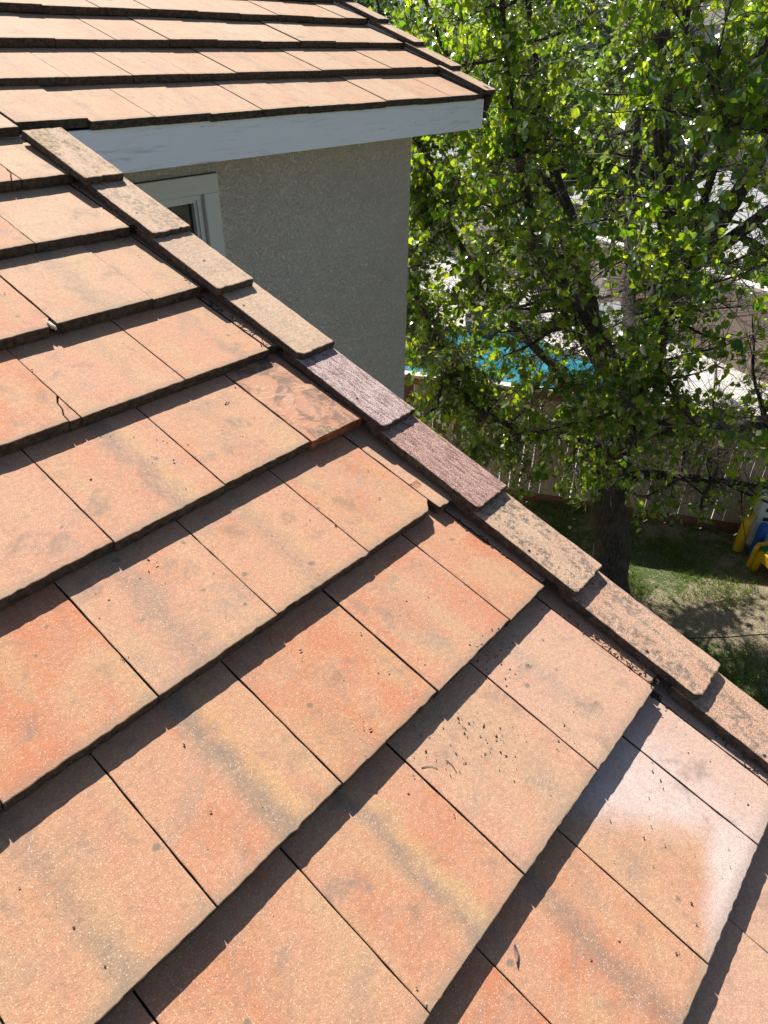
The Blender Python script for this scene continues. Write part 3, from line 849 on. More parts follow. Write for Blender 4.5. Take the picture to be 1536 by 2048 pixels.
def car(x, y, rz, col, label):
    r_ = empty('parked_car', (x, y, GZ+.011), rz); tag(r_, label, 'car')
    mb = NT('car_paint'); mb.fin(col, .25, None, .5); mp = mb.m
    prof = [(-2.15, .35), (-2.2, .7), (-2.1, .92), (-1.2, 1.0), (-.65, 1.42), (.75, 1.45), (1.45, 1.0), (2.1, .88), (2.2, .6), (2.15, .35)]
    m = MB(); n_ = len(prof)
    def row(w, sh=0): return [(px*(1-.02*sh), w*(1 - .14*max(0, (pz-1.0))/.45), pz) for px, pz in prof]
    m.add(row(-.88) + row(.88), [tuple(range(n_)), tuple(range(n_, 2*n_))[::-1]] + [(i, (i+1) % n_, n_+(i+1) % n_, n_+i) for i in range(n_)])
    m.build('body', mp, r_, bevel=.05)
    gm = simple('car_glass', (.02, .022, .025), .08, 0, 3, 0)
    m = MB(); m.add([(1.40, -.74, 1.045), (1.40, .74, 1.045), (.80, .66, 1.435), (.80, -.66, 1.435)], [(0, 1, 2, 3)]); 
    m.v = [(a+.012, b, c+.012) for a, b, c in m.v]; m.build('windshield', gm, r_)
    m = MB(); m.add([(-1.14, -.74, 1.045), (-1.14, .74, 1.045), (-.68, .66, 1.405), (-.68, -.66, 1.405)], [(3, 2, 1, 0)]); m.v = [(a-.012, b, c+.012) for a, b, c in m.v]; m.build('rear_window', gm, r_)
    for sy in (-1, 1):
        m = MB(); m.add([(-.95, sy*.885, 1.03), (1.15, sy*.885, 1.03), (.70, sy*.80, 1.38), (-.55, sy*.80, 1.38)], [(0, 1, 2, 3)]); m.build('side_window', gm, r_)
        for sx in (-1.35, 1.35):
            m = MB(); m.tube([(sx, sy*.70, .32), (sx, sy*.90, .32)], [.32, .32], 20); wh = m.build('wheel', M_FELT, r_)
            m = MB(); m.tube([(sx, sy*.90, .32), (sx, sy*.905, .32)], [.19, .19], 16); m.build('rim', M_CAP, wh)
car(36.2, 14.3, 2.2, (.62, .63, .64), 'silver car with a dark windshield parked on the street beyond the pool')

def far_house(x, y, rz, w, d, h, col, roofc, label):
    r_ = empty('far_house', (x, y, GZ), rz); tag(r_, label, 'house')
    wm = simple('siding_' + str(int(x)), col, .8, .04, 2, .1)
    m = MB(); m.box((0, 0, h/2), (w, d, h)); m.build('wall', wm, r_)
    sid = MB(); z = .3
    while z < h - .1:
        sid.add([(-w/2-.002, -d/2-.035, z), (w/2+.002, -d/2-.035, z), (w/2+.002, -d/2-.004, z+.19), (-w/2-.002, -d/2-.004, z+.19), (w/2+.002, -d/2-.001, z), (-w/2-.002, -d/2-.001, z)], [(0, 1, 2, 3), (5, 4, 1, 0)])
        sid.add([(-w/2-.035, d/2, z), (-w/2-.035, -d/2, z), (-w/2-.004, -d/2, z+.19), (-w/2-.004, d/2, z+.19)], [(0, 1, 2, 3)])
        z += .2
    s_ = sid.build('siding', wm, r_); s_['kind'] = 'stuff'
    rf = MB(); hw = w/2+.5; hd = d/2+.5
    rf.add([(-hw, -hd, h), (hw, -hd, h), (hw, hd, h), (-hw, hd, h), (-hw+.5, 0, h+2.2), (hw-.5, 0, h+2.2)], [(0, 1, 5, 4), (2, 3, 4, 5), (1, 2, 5), (3, 0, 4), (3, 2, 1, 0)])
    rf.build('roof', simple('far_roof_' + str(int(x)), roofc, .9, .15, 3, .3), r_)
    for wx in (-w*.3, 0, w*.3):
        for wz in (1.6, 4.6):
            if wz > h - .8: continue
            m = MB(); m.box((wx, -d/2-.045, wz), (1.5, .09, 1.3)); f_ = m.build('window', M_VINYL, r_)
            m = MB(); m.box((wx, -d/2-.095, wz), (1.3, .012, 1.1)); m.build('pane', M_GLASS, f_)
    return r_
far_house(50, 15.5, -1.95, 12, 9, 6.4, (.42, .43, .44), (.12, .11, .10), 'grey house with horizontal siding at the top of the picture, behind the pear tree')
far_house(52, 36, -2.2, 13, 9, 5.6, (.45, .40, .33), (.16, .12, .10), 'beige house behind the trees at the top left')
far_house(44, -3, -1.7, 12, 9, 5.6, (.50, .46, .40), (.15, .12, .11), 'cream house far right beyond the street')

# ---- foliage helpers
def leaf_mesh(seg=4, fold=.35, droop=.25, petiole=True):
    prof4 = [(0, 0), (.12, .33), (.38, .47), (.68, .33), (.88, .13), (1.0, 0)]
    prof3 = [(0, 0), (.2, .42), (.6, .40), (1.0, 0)]
    pr = prof4 if seg == 4 else prof3
    vs = []; fs = []
    for t_, w_ in pr:
        z = -droop*t_*t_
        vs.append((0, t_, z)); vs.append((-w_, t_, z + fold*w_)); vs.append((w_, t_, z + fold*w_))
    for i in range(len(pr)-1):
        a = i*3; b = a+3
        fs.append((a, a+1, b+1, b) if pr[i][1] else (a, b+1, b)); fs.append((a, b, b+2, a+2) if pr[i][1] else (a, b, b+2))
    if pr[-1][1] == 0:
        fs[-2] = (fs[-2][0], fs[-2][1], (len(pr)-1)*3); fs[-1] = (a, (len(pr)-1)*3, a+2)
    if petiole:
        k = len(vs); vs += [(-.012, -.45, .12), (.012, -.45, .12), (.012, 0, 0), (-.012, 0, 0)]; fs.append((k, k+1, k+2, k+3))
    return np.array(vs, float), fs

def leaf_frames(pos, size, droop=1.0, spread=.55, rg=rng):
    """rotation matrices for leaves hanging from pos"""
    n_ = len(pos)
    d = rg.normal(size=(n_, 3)); d[:, 2] = -abs(rg.normal(size=n_))*droop - .35*droop
    d[:, :2] *= spread*1.6
    d /= np.linalg.norm(d, axis=1)[:, None]
    r_ = rg.normal(size=(n_, 3)); nz = np.cross(d, r_); nz /= np.linalg.norm(nz, axis=1)[:, None]
    x = np.cross(d, nz)
    R = np.stack([x, d, nz], 2) * size[:, None, None]
    return R

def big_mesh(name, vs, faces_tpl, R, pos, mat, parent=None, smooth=False):
    n_ = len(pos); k = len(vs)
    V = np.einsum('nij,kj->nki', R, vs) + pos[:, None, :]
    V = V.reshape(-1, 3)
    sizes = [len(f) for f in faces_tpl]
    li = np.concatenate([np.array(f) for f in faces_tpl])
    LI = (li[None, :] + (np.arange(n_)*k)[:, None]).reshape(-1)
    st = np.concatenate([[0], np.cumsum(sizes)[:-1]])
    tot = sum(sizes)
    ST = (st[None, :] + (np.arange(n_)*tot)[:, None]).reshape(-1)
    SZ = np.tile(np.array(sizes), n_)
    me = bpy.data.meshes.new(name)
    me.vertices.add(len(V)); me.vertices.foreach_set('co', V.ravel())
    me.loops.add(len(LI)); me.loops.foreach_set('vertex_index', LI.astype(np.int32))
    me.polygons.add(len(ST)); me.polygons.foreach_set('loop_start', ST.astype(np.int32)); me.polygons.foreach_set('loop_total', SZ.astype(np.int32))
    me.update(calc_edges=True)
    if smooth: me.polygons.foreach_set('use_smooth', [True]*len(me.polygons))
    o = link(name, me, mat, parent)
    return o

# ------------------------------------------------------------------ the pear tree
tree_base = Vector((5.74, -.72, GZ))
tree = empty('pear_tree', tree_base)
tag(tree, 'leafy pear tree in fresh green leaf with dark spreading limbs, beside the house', 'tree')
trd = random.Random(23)
def wob_path(pts, n=10, amp=.03, seed=0):
    """smooth a control polyline and wobble it"""
    pts = [Vector(p) for p in pts]; out = []
    ext = [pts[0]*2 - pts[1]] + pts + [pts[-1]*2 - pts[-2]]
    for i in range(1, len(ext)-2):
        p0, p1, p2, p3 = ext[i-1:i+3]
        k = max(2, int((p2-p1).length/.14))
        for s_ in range(k):
            t_ = s_/k
            q = .5*((2*p1) + (p2-p0)*t_ + (2*p0-5*p1+4*p2-p3)*t_**2 + (3*p1-p0-3*p2+p3)*t_**3)
            out.append(q + nvec(q*2.3 + Vector((seed, 0, 0)))*amp)
    out.append(pts[-1].copy())
    return out
LIMBS = [  # control points (world), start radius, end radius
    ([(5.74, -.72, GZ-.15), (5.72, -.70, -4.7), (5.69, -.58, -4.2), (5.66, -.50, -3.75), (5.67, -.50, -3.35)], .235, .175),
    ([(5.66, -.50, -3.55), (5.68, -.52, -2.8), (5.70, -.52, -2.0), (5.74, -.60, -1.5), (5.72, -.45, -.9), (5.66, -.2, 0), (5.62, -.1, .8), (5.6, 0, 1.7)], .135, .03),
    ([(5.72, -.55, -1.95), (5.80, -.80, -1.3), (5.92, -1.0, -.7), (6.0, -1.15, -.1), (6.05, -1.2, .6), (6.1, -1.3, 1.4)], .085, .02),
    ([(5.74, -.60, -1.6), (5.9, -.95, -1.2), (6.15, -1.5, -.6), (6.3, -1.9, .1), (6.4, -2.1, .9)], .06, .015),
    ([(5.64, -.48, -3.5), (5.50, -.10, -3.25), (5.38, .45, -3.35), (5.26, .85, -3.3), (5.15, 1.25, -3.0), (5.05, 1.6, -2.4), (4.95, 1.9, -1.7)], .085, .02),
    ([(5.66, -.48, -3.45), (5.70, -.30, -2.8), (5.75, .05, -2.1), (5.7, .35, -1.4), (5.6, .65, -.7), (5.5, .9, .1), (5.4, 1.1, .9)], .09, .02),
    ([(5.68, -.52, -3.3), (5.75, -.8, -3.05), (5.95, -1.3, -2.95), (6.15, -1.9, -2.7), (6.3, -2.6, -2.2), (6.4, -3.1, -1.6)], .085, .02),
    ([(5.66, -.55, -3.7), (5.85, -1.0, -3.55), (6.05, -1.6, -3.5), (6.2, -2.2, -3.45)], .055, .015),
    ([(5.70, -.5, -3.0), (5.35, -.75, -2.4), (4.95, -.95, -1.7), (4.6, -1.1, -.9), (4.4, -1.2, 0)], .07, .018),
    ([(5.69, -.5, -2.7), (5.35, -.2, -2.1), (4.95, .1, -1.5), (4.6, .35, -.8), (4.4, .5, 0), (4.3, .6, .8)], .065, .016),
    ([(5.70, -.5, -2.4), (6.2, -.1, -1.9), (6.8, .3, -1.3), (7.3, .6, -.5), (7.6, .8, .4)], .07, .018),
    ([(5.70, -.5, -2.9), (6.1, .2, -2.5), (6.5, 1.0, -2.0), (6.7, 1.8, -1.3), (6.8, 2.4, -.4)], .07, .018),
    ([(5.6, -.2, -2.9), (5.5, .6, -2.4), (5.45, 1.3, -1.8), (5.4, 1.9, -1.0), (5.4, 2.4, -.1), (5.3, 2.7, .8)], .042, .012),
    ([(5.72, -.45, -.9), (5.4, -.4, -.3), (5.1, -.5, .5), (4.9, -.5, 1.3)], .05, .014),
    ([(5.72, -.5, -1.2), (6.1, -.5, -.5), (6.5, -.7, .3), (6.7, -.8, 1.2)], .05, .014),
    ([(5.5, .55, -.9), (5.2, 1.2, -.3), (5.0, 1.7, .4), (4.9, 2.0, 1.2)], .035, .010),
    ([(5.38, .45, -3.33), (5.30, .5, -3.45), (5.15, .55, -3.5), (4.95, .7, -3.55)], .032, .009),
    ([(5.90, -1.2, -3.0), (5.6, -1.9, -2.7), (5.4, -2.4, -2.2)], .035, .010),
]
paths = []
for i, (cp_, r0, r1) in enumerate(LIMBS):
    pth = wob_path(cp_, amp=.03 if i > 1 else .015, seed=i*7)
    n_ = len(pth)
    r0 *= 1.0 if i == 0 else 1.3
    rads = [(r0 + (r1 - r0)*(j/(n_-1))**.8) * (1 + .07*noise.noise(Vector((j*.9, i, 0)))) for j in range(n_)]
    if i == 0:
        for j in range(n_): rads[j] += .10*max(0, 1 - j/(n_*.22))**2 + .03*max(0, (j/(n_-1) - .75)*4)
    paths.append((pth, rads))
    m = MB(); m.tube([p - tree_base for p in pth], rads, 16 if i < 2 else 9)
    o = m.build('trunk' if i == 0 else 'limb', M_BARK, tree, smooth=True)
# second order branches
def ell(p): return ((p.x-5.75)/2.55)**2 + ((p.y+.1)/3.0)**2 + ((p.z+1.0)/3.0)**2
allp = [(p, r, i) for i, (pt, rd_) in enumerate(paths) if i > 0 for p, r in list(zip(pt, rd_))[3:]]
branches = []
tries = 0
while len(branches) < 260 and tries < 20000:
    tries += 1
    t_ = Vector((trd.uniform(3.2, 8.3), trd.uniform(-3.1, 2.9), trd.uniform(-4.0, 1.9)))
    e_ = ell(t_)
    if e_ > 1 or e_ < .18: continue
    if t_.x < 3.75 and t_.z < 1.0: continue
    # thinner low in the crown
    if t_.z < -2.6 and trd.random() < .3: continue
    best = None
    for p, r, i in allp[::2]:
        dz = t_.z - p.z
        if dz < -.15: continue
        d_ = (t_ - p).length
        if best is None or d_ < best[0]: best = (d_, p, r)
    if best is None or best[0] > 2.2 or best[0] < .25: continue
    d_, p, r = best
    mid = p.lerp(t_, .5) + Vector((0, 0, -.10*d_)) + Vector([trd.uniform(-.1, .1)*d_ for _ in range(3)])
    pth = wob_path([p, mid, t_], amp=.05, seed=tries)
    r0 = min(r*.6, .010 + .011*d_)
    branches.append((pth, [max(.003, r0*(1 - .8*j/(len(pth)-1))) for j in range(len(pth))]))
# low skirts of the crown
def skirt(n_, bx, seed0):
    c_ = 0; k_ = 0
    while c_ < n_ and k_ < 4000:
        k_ += 1
        t_ = Vector([trd.uniform(*b) for b in bx])
        best = None
        for p, r, i in allp[::2]:
            d_ = (t_ - p).length
            if p.z < t_.z + .5 and (best is None or d_ < best[0]): best = (d_, p, r)
        if best is None or best[0] > 1.9 or best[0] < .2: continue
        d_, p, r = best
        mid = p.lerp(t_, .5) + Vector((trd.uniform(-.1, .1), trd.uniform(-.1, .1), .06))
        pth = wob_path([p, mid, t_], amp=.05, seed=seed0 + k_)
        r0 = min(r*.6, .008 + .009*d_)
        branches.append((pth, [max(.003, r0*(1 - .8*j/(len(pth)-1))) for j in range(len(pth))])); c_ += 1
skirt(34, ((4.9, 6.2), (-.6, 2.3), (-3.9, -2.3)), 5000)
skirt(34, ((5.3, 6.9), (-2.9, -.7), (-4.05, -2.5)), 7000)
skirt(60, ((4.75, 5.8), (.9, 2.9), (-3.0, -.5)), 11000)
skirt(24, ((5.6, 6.6), (-2.4, -.6), (-2.2, -.2)), 13000)
skirt(26, ((3.9, 4.9), (-.9, .9), (-1.6, .9)), 9000)
bmb = MB()
for pth, rads in branches: bmb.tube([p - tree_base for p in pth], rads, 5, cap=False)
o = bmb.build('branches', M_BARK, tree, smooth=True); o['kind'] = 'stuff'
# twigs and leaves
tw = MB(); lp = []; 
srcs = []
for pth, rads in branches: srcs += [(pth, j) for j in range(len(pth)//4, len(pth))]
for i, (pth, rads) in enumerate(paths):
    if i > 0: srcs += [(pth, j) for j in range(int(len(pth)*.55), len(pth))]
NTW = 14500
for q in range(NTW):
    pth, j = trd.choice(srcs)
    p = pth[j]
    outw = Vector((p.x-5.7, p.y+.2, (p.z+2.2)*.6)).normalized()
    d_ = (outw*.6 + Vector((trd.gauss(0, .8), trd.gauss(0, .8), trd.gauss(.25, .7)))).normalized()
    ln = trd.uniform(.12, .42)
    p1 = p + d_*ln*.5 + Vector((0, 0, .02)); p2 = p + d_*ln + Vector((trd.uniform(-.05, .05), trd.uniform(-.05, .05), trd.uniform(-.06, .03)))
    if ell(p2) > 1.15: continue
    if p2.x < 3.55: continue
    tw.tube([p - tree_base, p1 - tree_base, p2 - tree_base], [.0038, .0028, .0016], 3, cap=False)
    nl = trd.choice([0, 3, 4, 5, 6, 7, 8])
    for _ in range(nl):
        f = trd.uniform(.35, 1.0)**.7
        b_ = p1.lerp(p2, (f-.5)*2) if f > .5 else p.lerp(p1, f*2)
        lp.append((*(b_ + Vector((trd.gauss(0, .018), trd.gauss(0, .018), trd.gauss(-.01, .02)))), ))
# bare hair-thin twigs for the tangle inside
for q in range(8500):
    pth, j = trd.choice(srcs); p = pth[j]
    d_ = Vector((trd.gauss(0, 1), trd.gauss(0, 1), trd.gauss(.3, .8))).normalized()
    ln = trd.uniform(.2, .55)
    p2 = p + d_*ln
    if ell(p2) > 1.0 or p2.x < 3.6: continue
    p1 = p.lerp(p2, .5) + Vector([trd.uniform(-.05, .05) for _ in range(3)])
    tw.tube([p - tree_base, p1 - tree_base, p2 - tree_base], [.003, .0024, .0014], 3, cap=False)
M_TWIG = simple('grey_twig', (.145, .118, .092), .85, .3, 30, .2)
o = tw.build('twigs', M_TWIG, tree); o['kind'] = 'stuff'
lp = np.array(lp)
# the side towards the sun is thin and lets the light through to the lawn
sN = (lp[:, 2] - GZ)/SUN.z
gxs = lp[:, 0] - SUN.x*sN; gys = lp[:, 1] - SUN.y*sN
pn = np.array([noise.noise(Vector((a*1.3, b*1.3, 7))) for a, b in zip(gxs, gys)])
win_ = (gxs > 4.6) & (gxs < 7.6) & (gys > -4.2) & (gys < -.9)
drop = win_ & (rng.random(len(lp)) < np.where(pn > -.12, .93, .5))
cl = np.array([noise.noise(Vector(q)*1.9 + Vector((4.4, 0, 0))) for q in lp])
drop |= (cl < -.14) & (rng.random(len(lp)) < .38)
el_ = ((lp[:, 0]-5.8)/2.4)**2 + ((lp[:, 1]+.5)/2.6)**2 + ((lp[:, 2]+1.0)/2.7)**2
drop |= (el_ < .32) & (rng.random(len(lp)) < .55)      # the inside of the crown is mostly bare wood
lp = lp[~drop]
sz = rng.uniform(.034, .078, len(lp)) * np.where(rng.random(len(lp)) < .22, 1.25, 1.0)
Rm = leaf_frames(lp, sz)
rel = lp - np.array(CAM)
depth = rel @ np.array(R2); sx_ = (rel @ np.array(R0))/depth; sy_ = (rel @ np.array(R1))/depth
inview = (depth > 0) & (abs(sx_) < .55) & (abs(sy_) < .735)
score = np.where(inview, sz/depth, 0)
big = np.argsort(-score)[:300]
mask = np.zeros(len(lp), bool); mask[big] = True
v4, f4 = leaf_mesh(4); v3, f3 = leaf_mesh(3)
lms = []
for fo, dr in ((.25, .2), (.45, .35), (.15, .45)):
    vv, ff = leaf_mesh(4, fo, dr)
    me = bpy.data.meshes.new('leaf'); me.from_pydata([tuple(x) for x in vv], [], ff); me.materials.append(M_LEAF)
    me.polygons.foreach_set('use_smooth', [True]*len(me.polygons)); lms.append(me)
for i in np.nonzero(mask)[0]:
    o = bpy.data.objects.new('leaf', lms[int(i) % 3]); C.objects.link(o); o.parent = tree
    Mx = Matrix([list(r_) + [0] for r_ in Rm[i]] + [[0, 0, 0, 1]])
    o.matrix_local = Matrix.Translation(Vector(lp[i]) - tree_base) @ Mx
o = big_mesh('foliage', v3, f3, Rm[~mask], lp[~mask] - np.array(tree_base), M_LEAF, tree, True); o['kind'] = 'stuff'

# dark dead clumps caught in the crown
def clump(p, s, label):
    pos = np.array(p) + rng.normal(size=(70, 3))*np.array(s)*.45
    vs, fs = leaf_mesh(3, .3, .4, False)
    o = big_mesh('dead_leaf_clump', vs, fs, leaf_frames(pos - np.array(p), rng.uniform(.04, .08, 70)), pos - np.array(p), M_DEAD)
    o.location = p; tag(o, label, 'leaf clump', 'dark clumps in the pear tree')
clump((5.05, .78, -1.22), (.05, .05, .085), 'dark clump of dead leaves in the pear tree, the left and larger one')
clump((5.18, .42, -1.16), (.05, .05, .06), 'dark clump of dead leaves in the pear tree, the right and smaller one')

# ------------------------------------------------------------------ shrubs and far trees
def shrub_mesh(name, n, r, hgt, sz, mat, seed):
    rg = np.random.default_rng(seed)
    d = rg.normal(size=(n, 3)); d /= np.linalg.norm(d, axis=1)[:, None]
    rr = rg.random(n)**.35
    lump = 1 + .28*np.array([noise.noise(Vector(q)*1.9 + Vector((seed, 0, 0))) for q in d])
    pos = d*rr[:, None]*lump[:, None]*np.array([r, r, hgt/2])
    pos[:, 2] += hgt/2
    vs, fs = leaf_mesh(3, .3, .3, False)
    s_ = rg.uniform(.6, 1.3, n)*sz
    R = leaf_frames(pos, s_, .4, 1.0, rg)
    return big_mesh(name, vs, fs, R, pos, mat)
def far_tree(x, y, r, h, trunk_h, label, mat, seed, n=5000, sz=.22, grp='trees beyond the street'):
    root = empty('background_tree', (x, y, GZ)); tag(root, label, 'tree', grp)
    m = MB(); m.tube([(0, 0, -.1), (.1, .05, trunk_h*.6), (0, .1, trunk_h+h*.3)], [.22, .17, .08], 8); m.build('trunk', M_BARK, root, smooth=True)
    o = shrub_mesh('crown', n, r, h, sz, mat, seed); o['kind'] = 'stuff'; o.parent = root; o.location = (0, 0, trunk_h)
def shrub(x, y, r, h, label, mat, seed, n=1600, sz=.10):
    o = shrub_mesh('shrub', n, r, h, sz, mat, seed); o.location = (x, y, GZ); tag(o, label, 'shrub', 'shrubs behind the block wall')
shr = [(17.2, 7.3, 1.1, 1.9, 'yellow-green shrub behind the far left end of the block wall', M_LEAF2),
       (16.6, 5.2, .9, 1.7, 'bright green shrub behind the middle of the block wall', M_LEAF2),
       (16.4, 3.2, .8, 1.5, 'low yellow-green shrub behind the block wall near the trunk', M_LEAF2),
       (15.6, .7, .8, 2.1, 'rounded green shrub behind the right part of the block wall', M_LEAF2),
       (15.2, -1.5, .9, 2.3, 'tall green shrub behind the right end of the block wall', M_LEAF2),
       (18.6, 10.0, 1.5, 2.6, 'large leafy shrub at the far left behind the block wall', M_LEAF2)]
for i, (x, y, r, h, lb, mt) in enumerate(shr): shrub(x, y, r, h, lb, mt, 50+i)
ft = [(24, 21, 3.6, 7.5, 1.0, 'dark evergreen tree at the top left just past the roof corner', M_LEAF3),
      (30, 24.5, 3.4, 7.0, 1.6, 'dark green tree behind the first evergreen at the top left', M_LEAF3),
      (27, 15.5, 2.6, 5.2, 1.8, 'mid green street tree left of the silver car', M_LEAF2),
      (44, 22, 4.0, 8, 1.8, 'broad dark tree beyond the street, left of the grey house', M_LEAF3),
      (41, 8.6, 3.0, 7, 1.8, 'round green tree in front of the grey house at its right', M_LEAF2),
      (36, 2.0, 3.4, 8, 1.6, 'dark broad tree beyond the street at the right', M_LEAF3),
      (31, -3.5, 3.2, 7, 1.6, 'green tree at the far right beyond the street', M_LEAF2),
      (60, 30, 6, 11, 1.5, 'tall dark tree farthest away at the top left', M_LEAF3),
      (62, 6, 6, 11, 1.5, 'tall dark tree farthest away behind the grey house', M_LEAF3)]
ft += [(19.6, 8.6, 1.7, 3.6, 1.2, 'young light green tree just behind the far left of the block wall', M_LEAF2),
       (19.4, 5.4, 1.5, 3.4, 1.3, 'young light green tree behind the block wall, left of the pear trunk', M_LEAF2),
       (22.8, 7.2, 1.8, 4.4, 1.6, 'taller light green tree standing between the block wall and the silver car', M_LEAF2),
       (24.5, 12.2, 2.2, 4.6, 1.6, 'leafy street tree left of the silver car and nearer', M_LEAF2)]
for i, (x, y, r, h, th_, lb, mt) in enumerate(ft): far_tree(x, y, r, h, th_, lb, mt, 80+i)

# ------------------------------------------------------------------ lawn grass
rg = np.random.default_rng(5)
N = 90000
gx = rg.uniform(3.9, 8.4, N); gy = rg.uniform(-4.6, 1.6, N)
dd = (np.stack([gx, gy], 1) - np.array([FA.x, FA.y])) @ np.array([fn.x, fn.y])
fld = np.array([noise.fractal(Vector((a*1.1, b*1.1, 3)), 1.0, 2.0, 4) + .35*noise.noise(Vector((a*7, b*7, 0))) for a, b in zip(gx, gy)])
keep = (dd < -.03) & (fld > rg.normal(.06, .13, N))
gx, gy, fld = gx[keep], gy[keep], fld[keep]
gz = np.array([lawn_z(a, b) for a, b in zip(gx, gy)])
n_ = len(gx)
an = rg.uniform(0, 2*PI, n_); hh = rg.uniform(.025, .08, n_) * (1 + .9*np.clip(fld, 0, 1)); lean = rg.normal(0, .55, (n_, 2))
vs = np.array([(-.5, 0, 0), (.5, 0, 0), (0, 0, 1.0)])
R = np.zeros((n_, 3, 3))
R[:, 0, 0] = np.cos(an)*.009; R[:, 1, 0] = np.sin(an)*.009; R[:, 0, 2] = lean[:, 0]*hh; R[:, 1, 2] = lean[:, 1]*hh; R[:, 2, 2] = hh; R[:, 2, 1] = 1e-4
M_GRASS = mat_leaf('grass_blade', (.07, .15, .02), (.22, .27, .07), (.14, .30, .03), (.36, .42, .09), .02)
o = big_mesh('grass', vs, [(0, 1, 2)], R, np.stack([gx, gy, gz-.003], 1), M_GRASS); tag(o, 'ragged green grass in patches on the dry lawn', 'grass', kind='stuff')
# pale litter on the lawn
M_STRAW = simple('dry_straw', (.42, .34, .22), .9, .3, 30, .1)
n_ = 9000
lx = rg.uniform(4.6, 8.2, n_); ly = rg.uniform(-4.6, .6, n_)
k_ = ((np.stack([lx, ly], 1) - np.array([FA.x, FA.y])) @ np.array([fn.x, fn.y])) < -.03
lx, ly = lx[k_], ly[k_]; n_ = len(lx)
lz = np.array([lawn_z(a, b) for a, b in zip(lx, ly)])
an = rg.uniform(0, 2*PI, n_); s_ = rg.uniform(.006, .022, n_)
R = np.zeros((n_, 3, 3)); R[:, 0, 0] = np.cos(an)*s_*.35; R[:, 1, 0] = np.sin(an)*s_*.35; R[:, 0, 1] = -np.sin(an)*s_; R[:, 1, 1] = np.cos(an)*s_; R[:, 2, 2] = s_*.6
o = big_mesh('lawn_litter', np.array([(-.5, -.5, 0), (.5, -.5, .25), (.4, .5, 0), (-.5, .45, .4)]), [(0, 1, 2), (0, 2, 3)], R, np.stack([lx, ly, lz+.006], 1), M_STRAW); tag(o, 'dry leaf and straw litter scattered on the bare lawn', 'litter', kind='stuff')

# ------------------------------------------------------------------ toys by the fence, cable
M_YEL = simple('yellow_plastic', (.66, .40, .018), .45, .05, 6, .03, spec=.4)
M_BLU = simple('blue_plastic', (.012, .10, .42), .45, .05, 6, .03, spec=.4)
M_GRN = simple('green_plastic', (.03, .12, .05), .45, .05, 6, .03, spec=.4)
toy = empty('toy_table', (7.41, -2.26, GZ), -.62)
tag(toy, 'chunky yellow plastic play table with arched legs on the shaded lawn', 'play table')
def plate_arch(w, h, th, legw, legh):
    return [(-w/2, 0), (-w/2+legw, 0), (-w/2+legw+.01, legh*.7), (-w/2+legw+.05, legh), (w/2-legw-.05, legh), (w/2-legw-.01, legh*.7), (w/2-legw, 0), (w/2, 0), (w/2-.015, h*.8), (w/2-.05, h), (-w/2+.05, h), (-w/2+.015, h*.8)]
def extr(poly, y0, y1, name, mat, parent, rot=False):
    m = MB(); n_ = len(poly)
    A_ = [(p[0], y0, p[1]) for p in poly] + [(p[0], y1, p[1]) for p in poly]
    if rot: A_ = [(y, x, z) for x, y, z in A_]
    m.add(A_, [tuple(range(n_)), tuple(range(n_, 2*n_))[::-1]] + [(i, (i+1) % n_, n_+(i+1) % n_, n_+i) for i in range(n_)])
    return m.build(name, mat, parent, bevel=.008)
pa = plate_arch(.56, .36, .06, .11, .17)
extr(pa, -.28, -.21, 'side', M_YEL, toy); extr(pa, .21, .28, 'side', M_YEL, toy)
extr(plate_arch(.416, .33, .06, .06, .19), -.27, -.205, 'side', M_YEL, toy, True); extr(plate_arch(.416, .33, .06, .06, .19), .205, .27, 'side', M_YEL, toy, True)
m = MB(); m.box((0, 0, .345), (.50, .415, .022)); m.build('top', M_GRN, toy, bevel=.006)
ply = empty('play_climber', (7.75, -1.78, GZ))
tag(ply, 'small plastic play climber with a yellow and a blue post, half hidden by pear leaves', 'play climber')
for (dx, dy, mt) in ((-.12, .10, M_YEL), (-.12, -.10, M_BLU), (.5, .05, M_YEL), (.5, -.35, M_BLU)):
    m = MB(); m.tube([(dx, dy, -.02), (dx, dy, .02), (dx, dy, .42), (dx, dy, .5)], [.062, .066, .062, .045], 16); m.build('post', mt, ply, smooth=True)
m = MB(); m.tube([(-.12, .10, .44), (.5, .05, .44)], [.03, .03], 10); m.build('crossbar', M_YEL, ply)
m = MB(); m.tube([(-.12, -.10, .36), (.5, -.35, .36)], [.03, .03], 10); m.build('crossbar', M_BLU, ply)
wb = empty('white_panel', (8.06, -2.05, GZ)); wb.rotation_euler = (0, 0, -1.13)
tag(wb, 'white plastic panel box with slots standing by the fence at the right edge', 'plastic box')
M_WP = simple('white_panel_plastic', (.66, .67, .66), .5, .05, 6, .03)
m = MB(); m.box((0, 0, .40), (.8, .20, .80)); m.build('body', M_WP, wb, bevel=.02)
for q in range(5):
    m = MB(); m.box((-.2 + (q % 2)*.35, -.103, .72 - (q//2)*.14), (.22, .012, .05)); m.build('slot', M_DARKMETAL, wb)
m = MB(); cpts = [(4.9 + .1*i, -1.68 - .098*i + .01*math.sin(i), -4.86 - .02*math.sin(i*PI/24)) for i in range(25)]
m.tube(cpts, [.006]*25, 6); o = m.build('cable', M_FELT, smooth=True); tag(o, 'thin black cable stretched just above the lawn below the roof edge', 'cable')

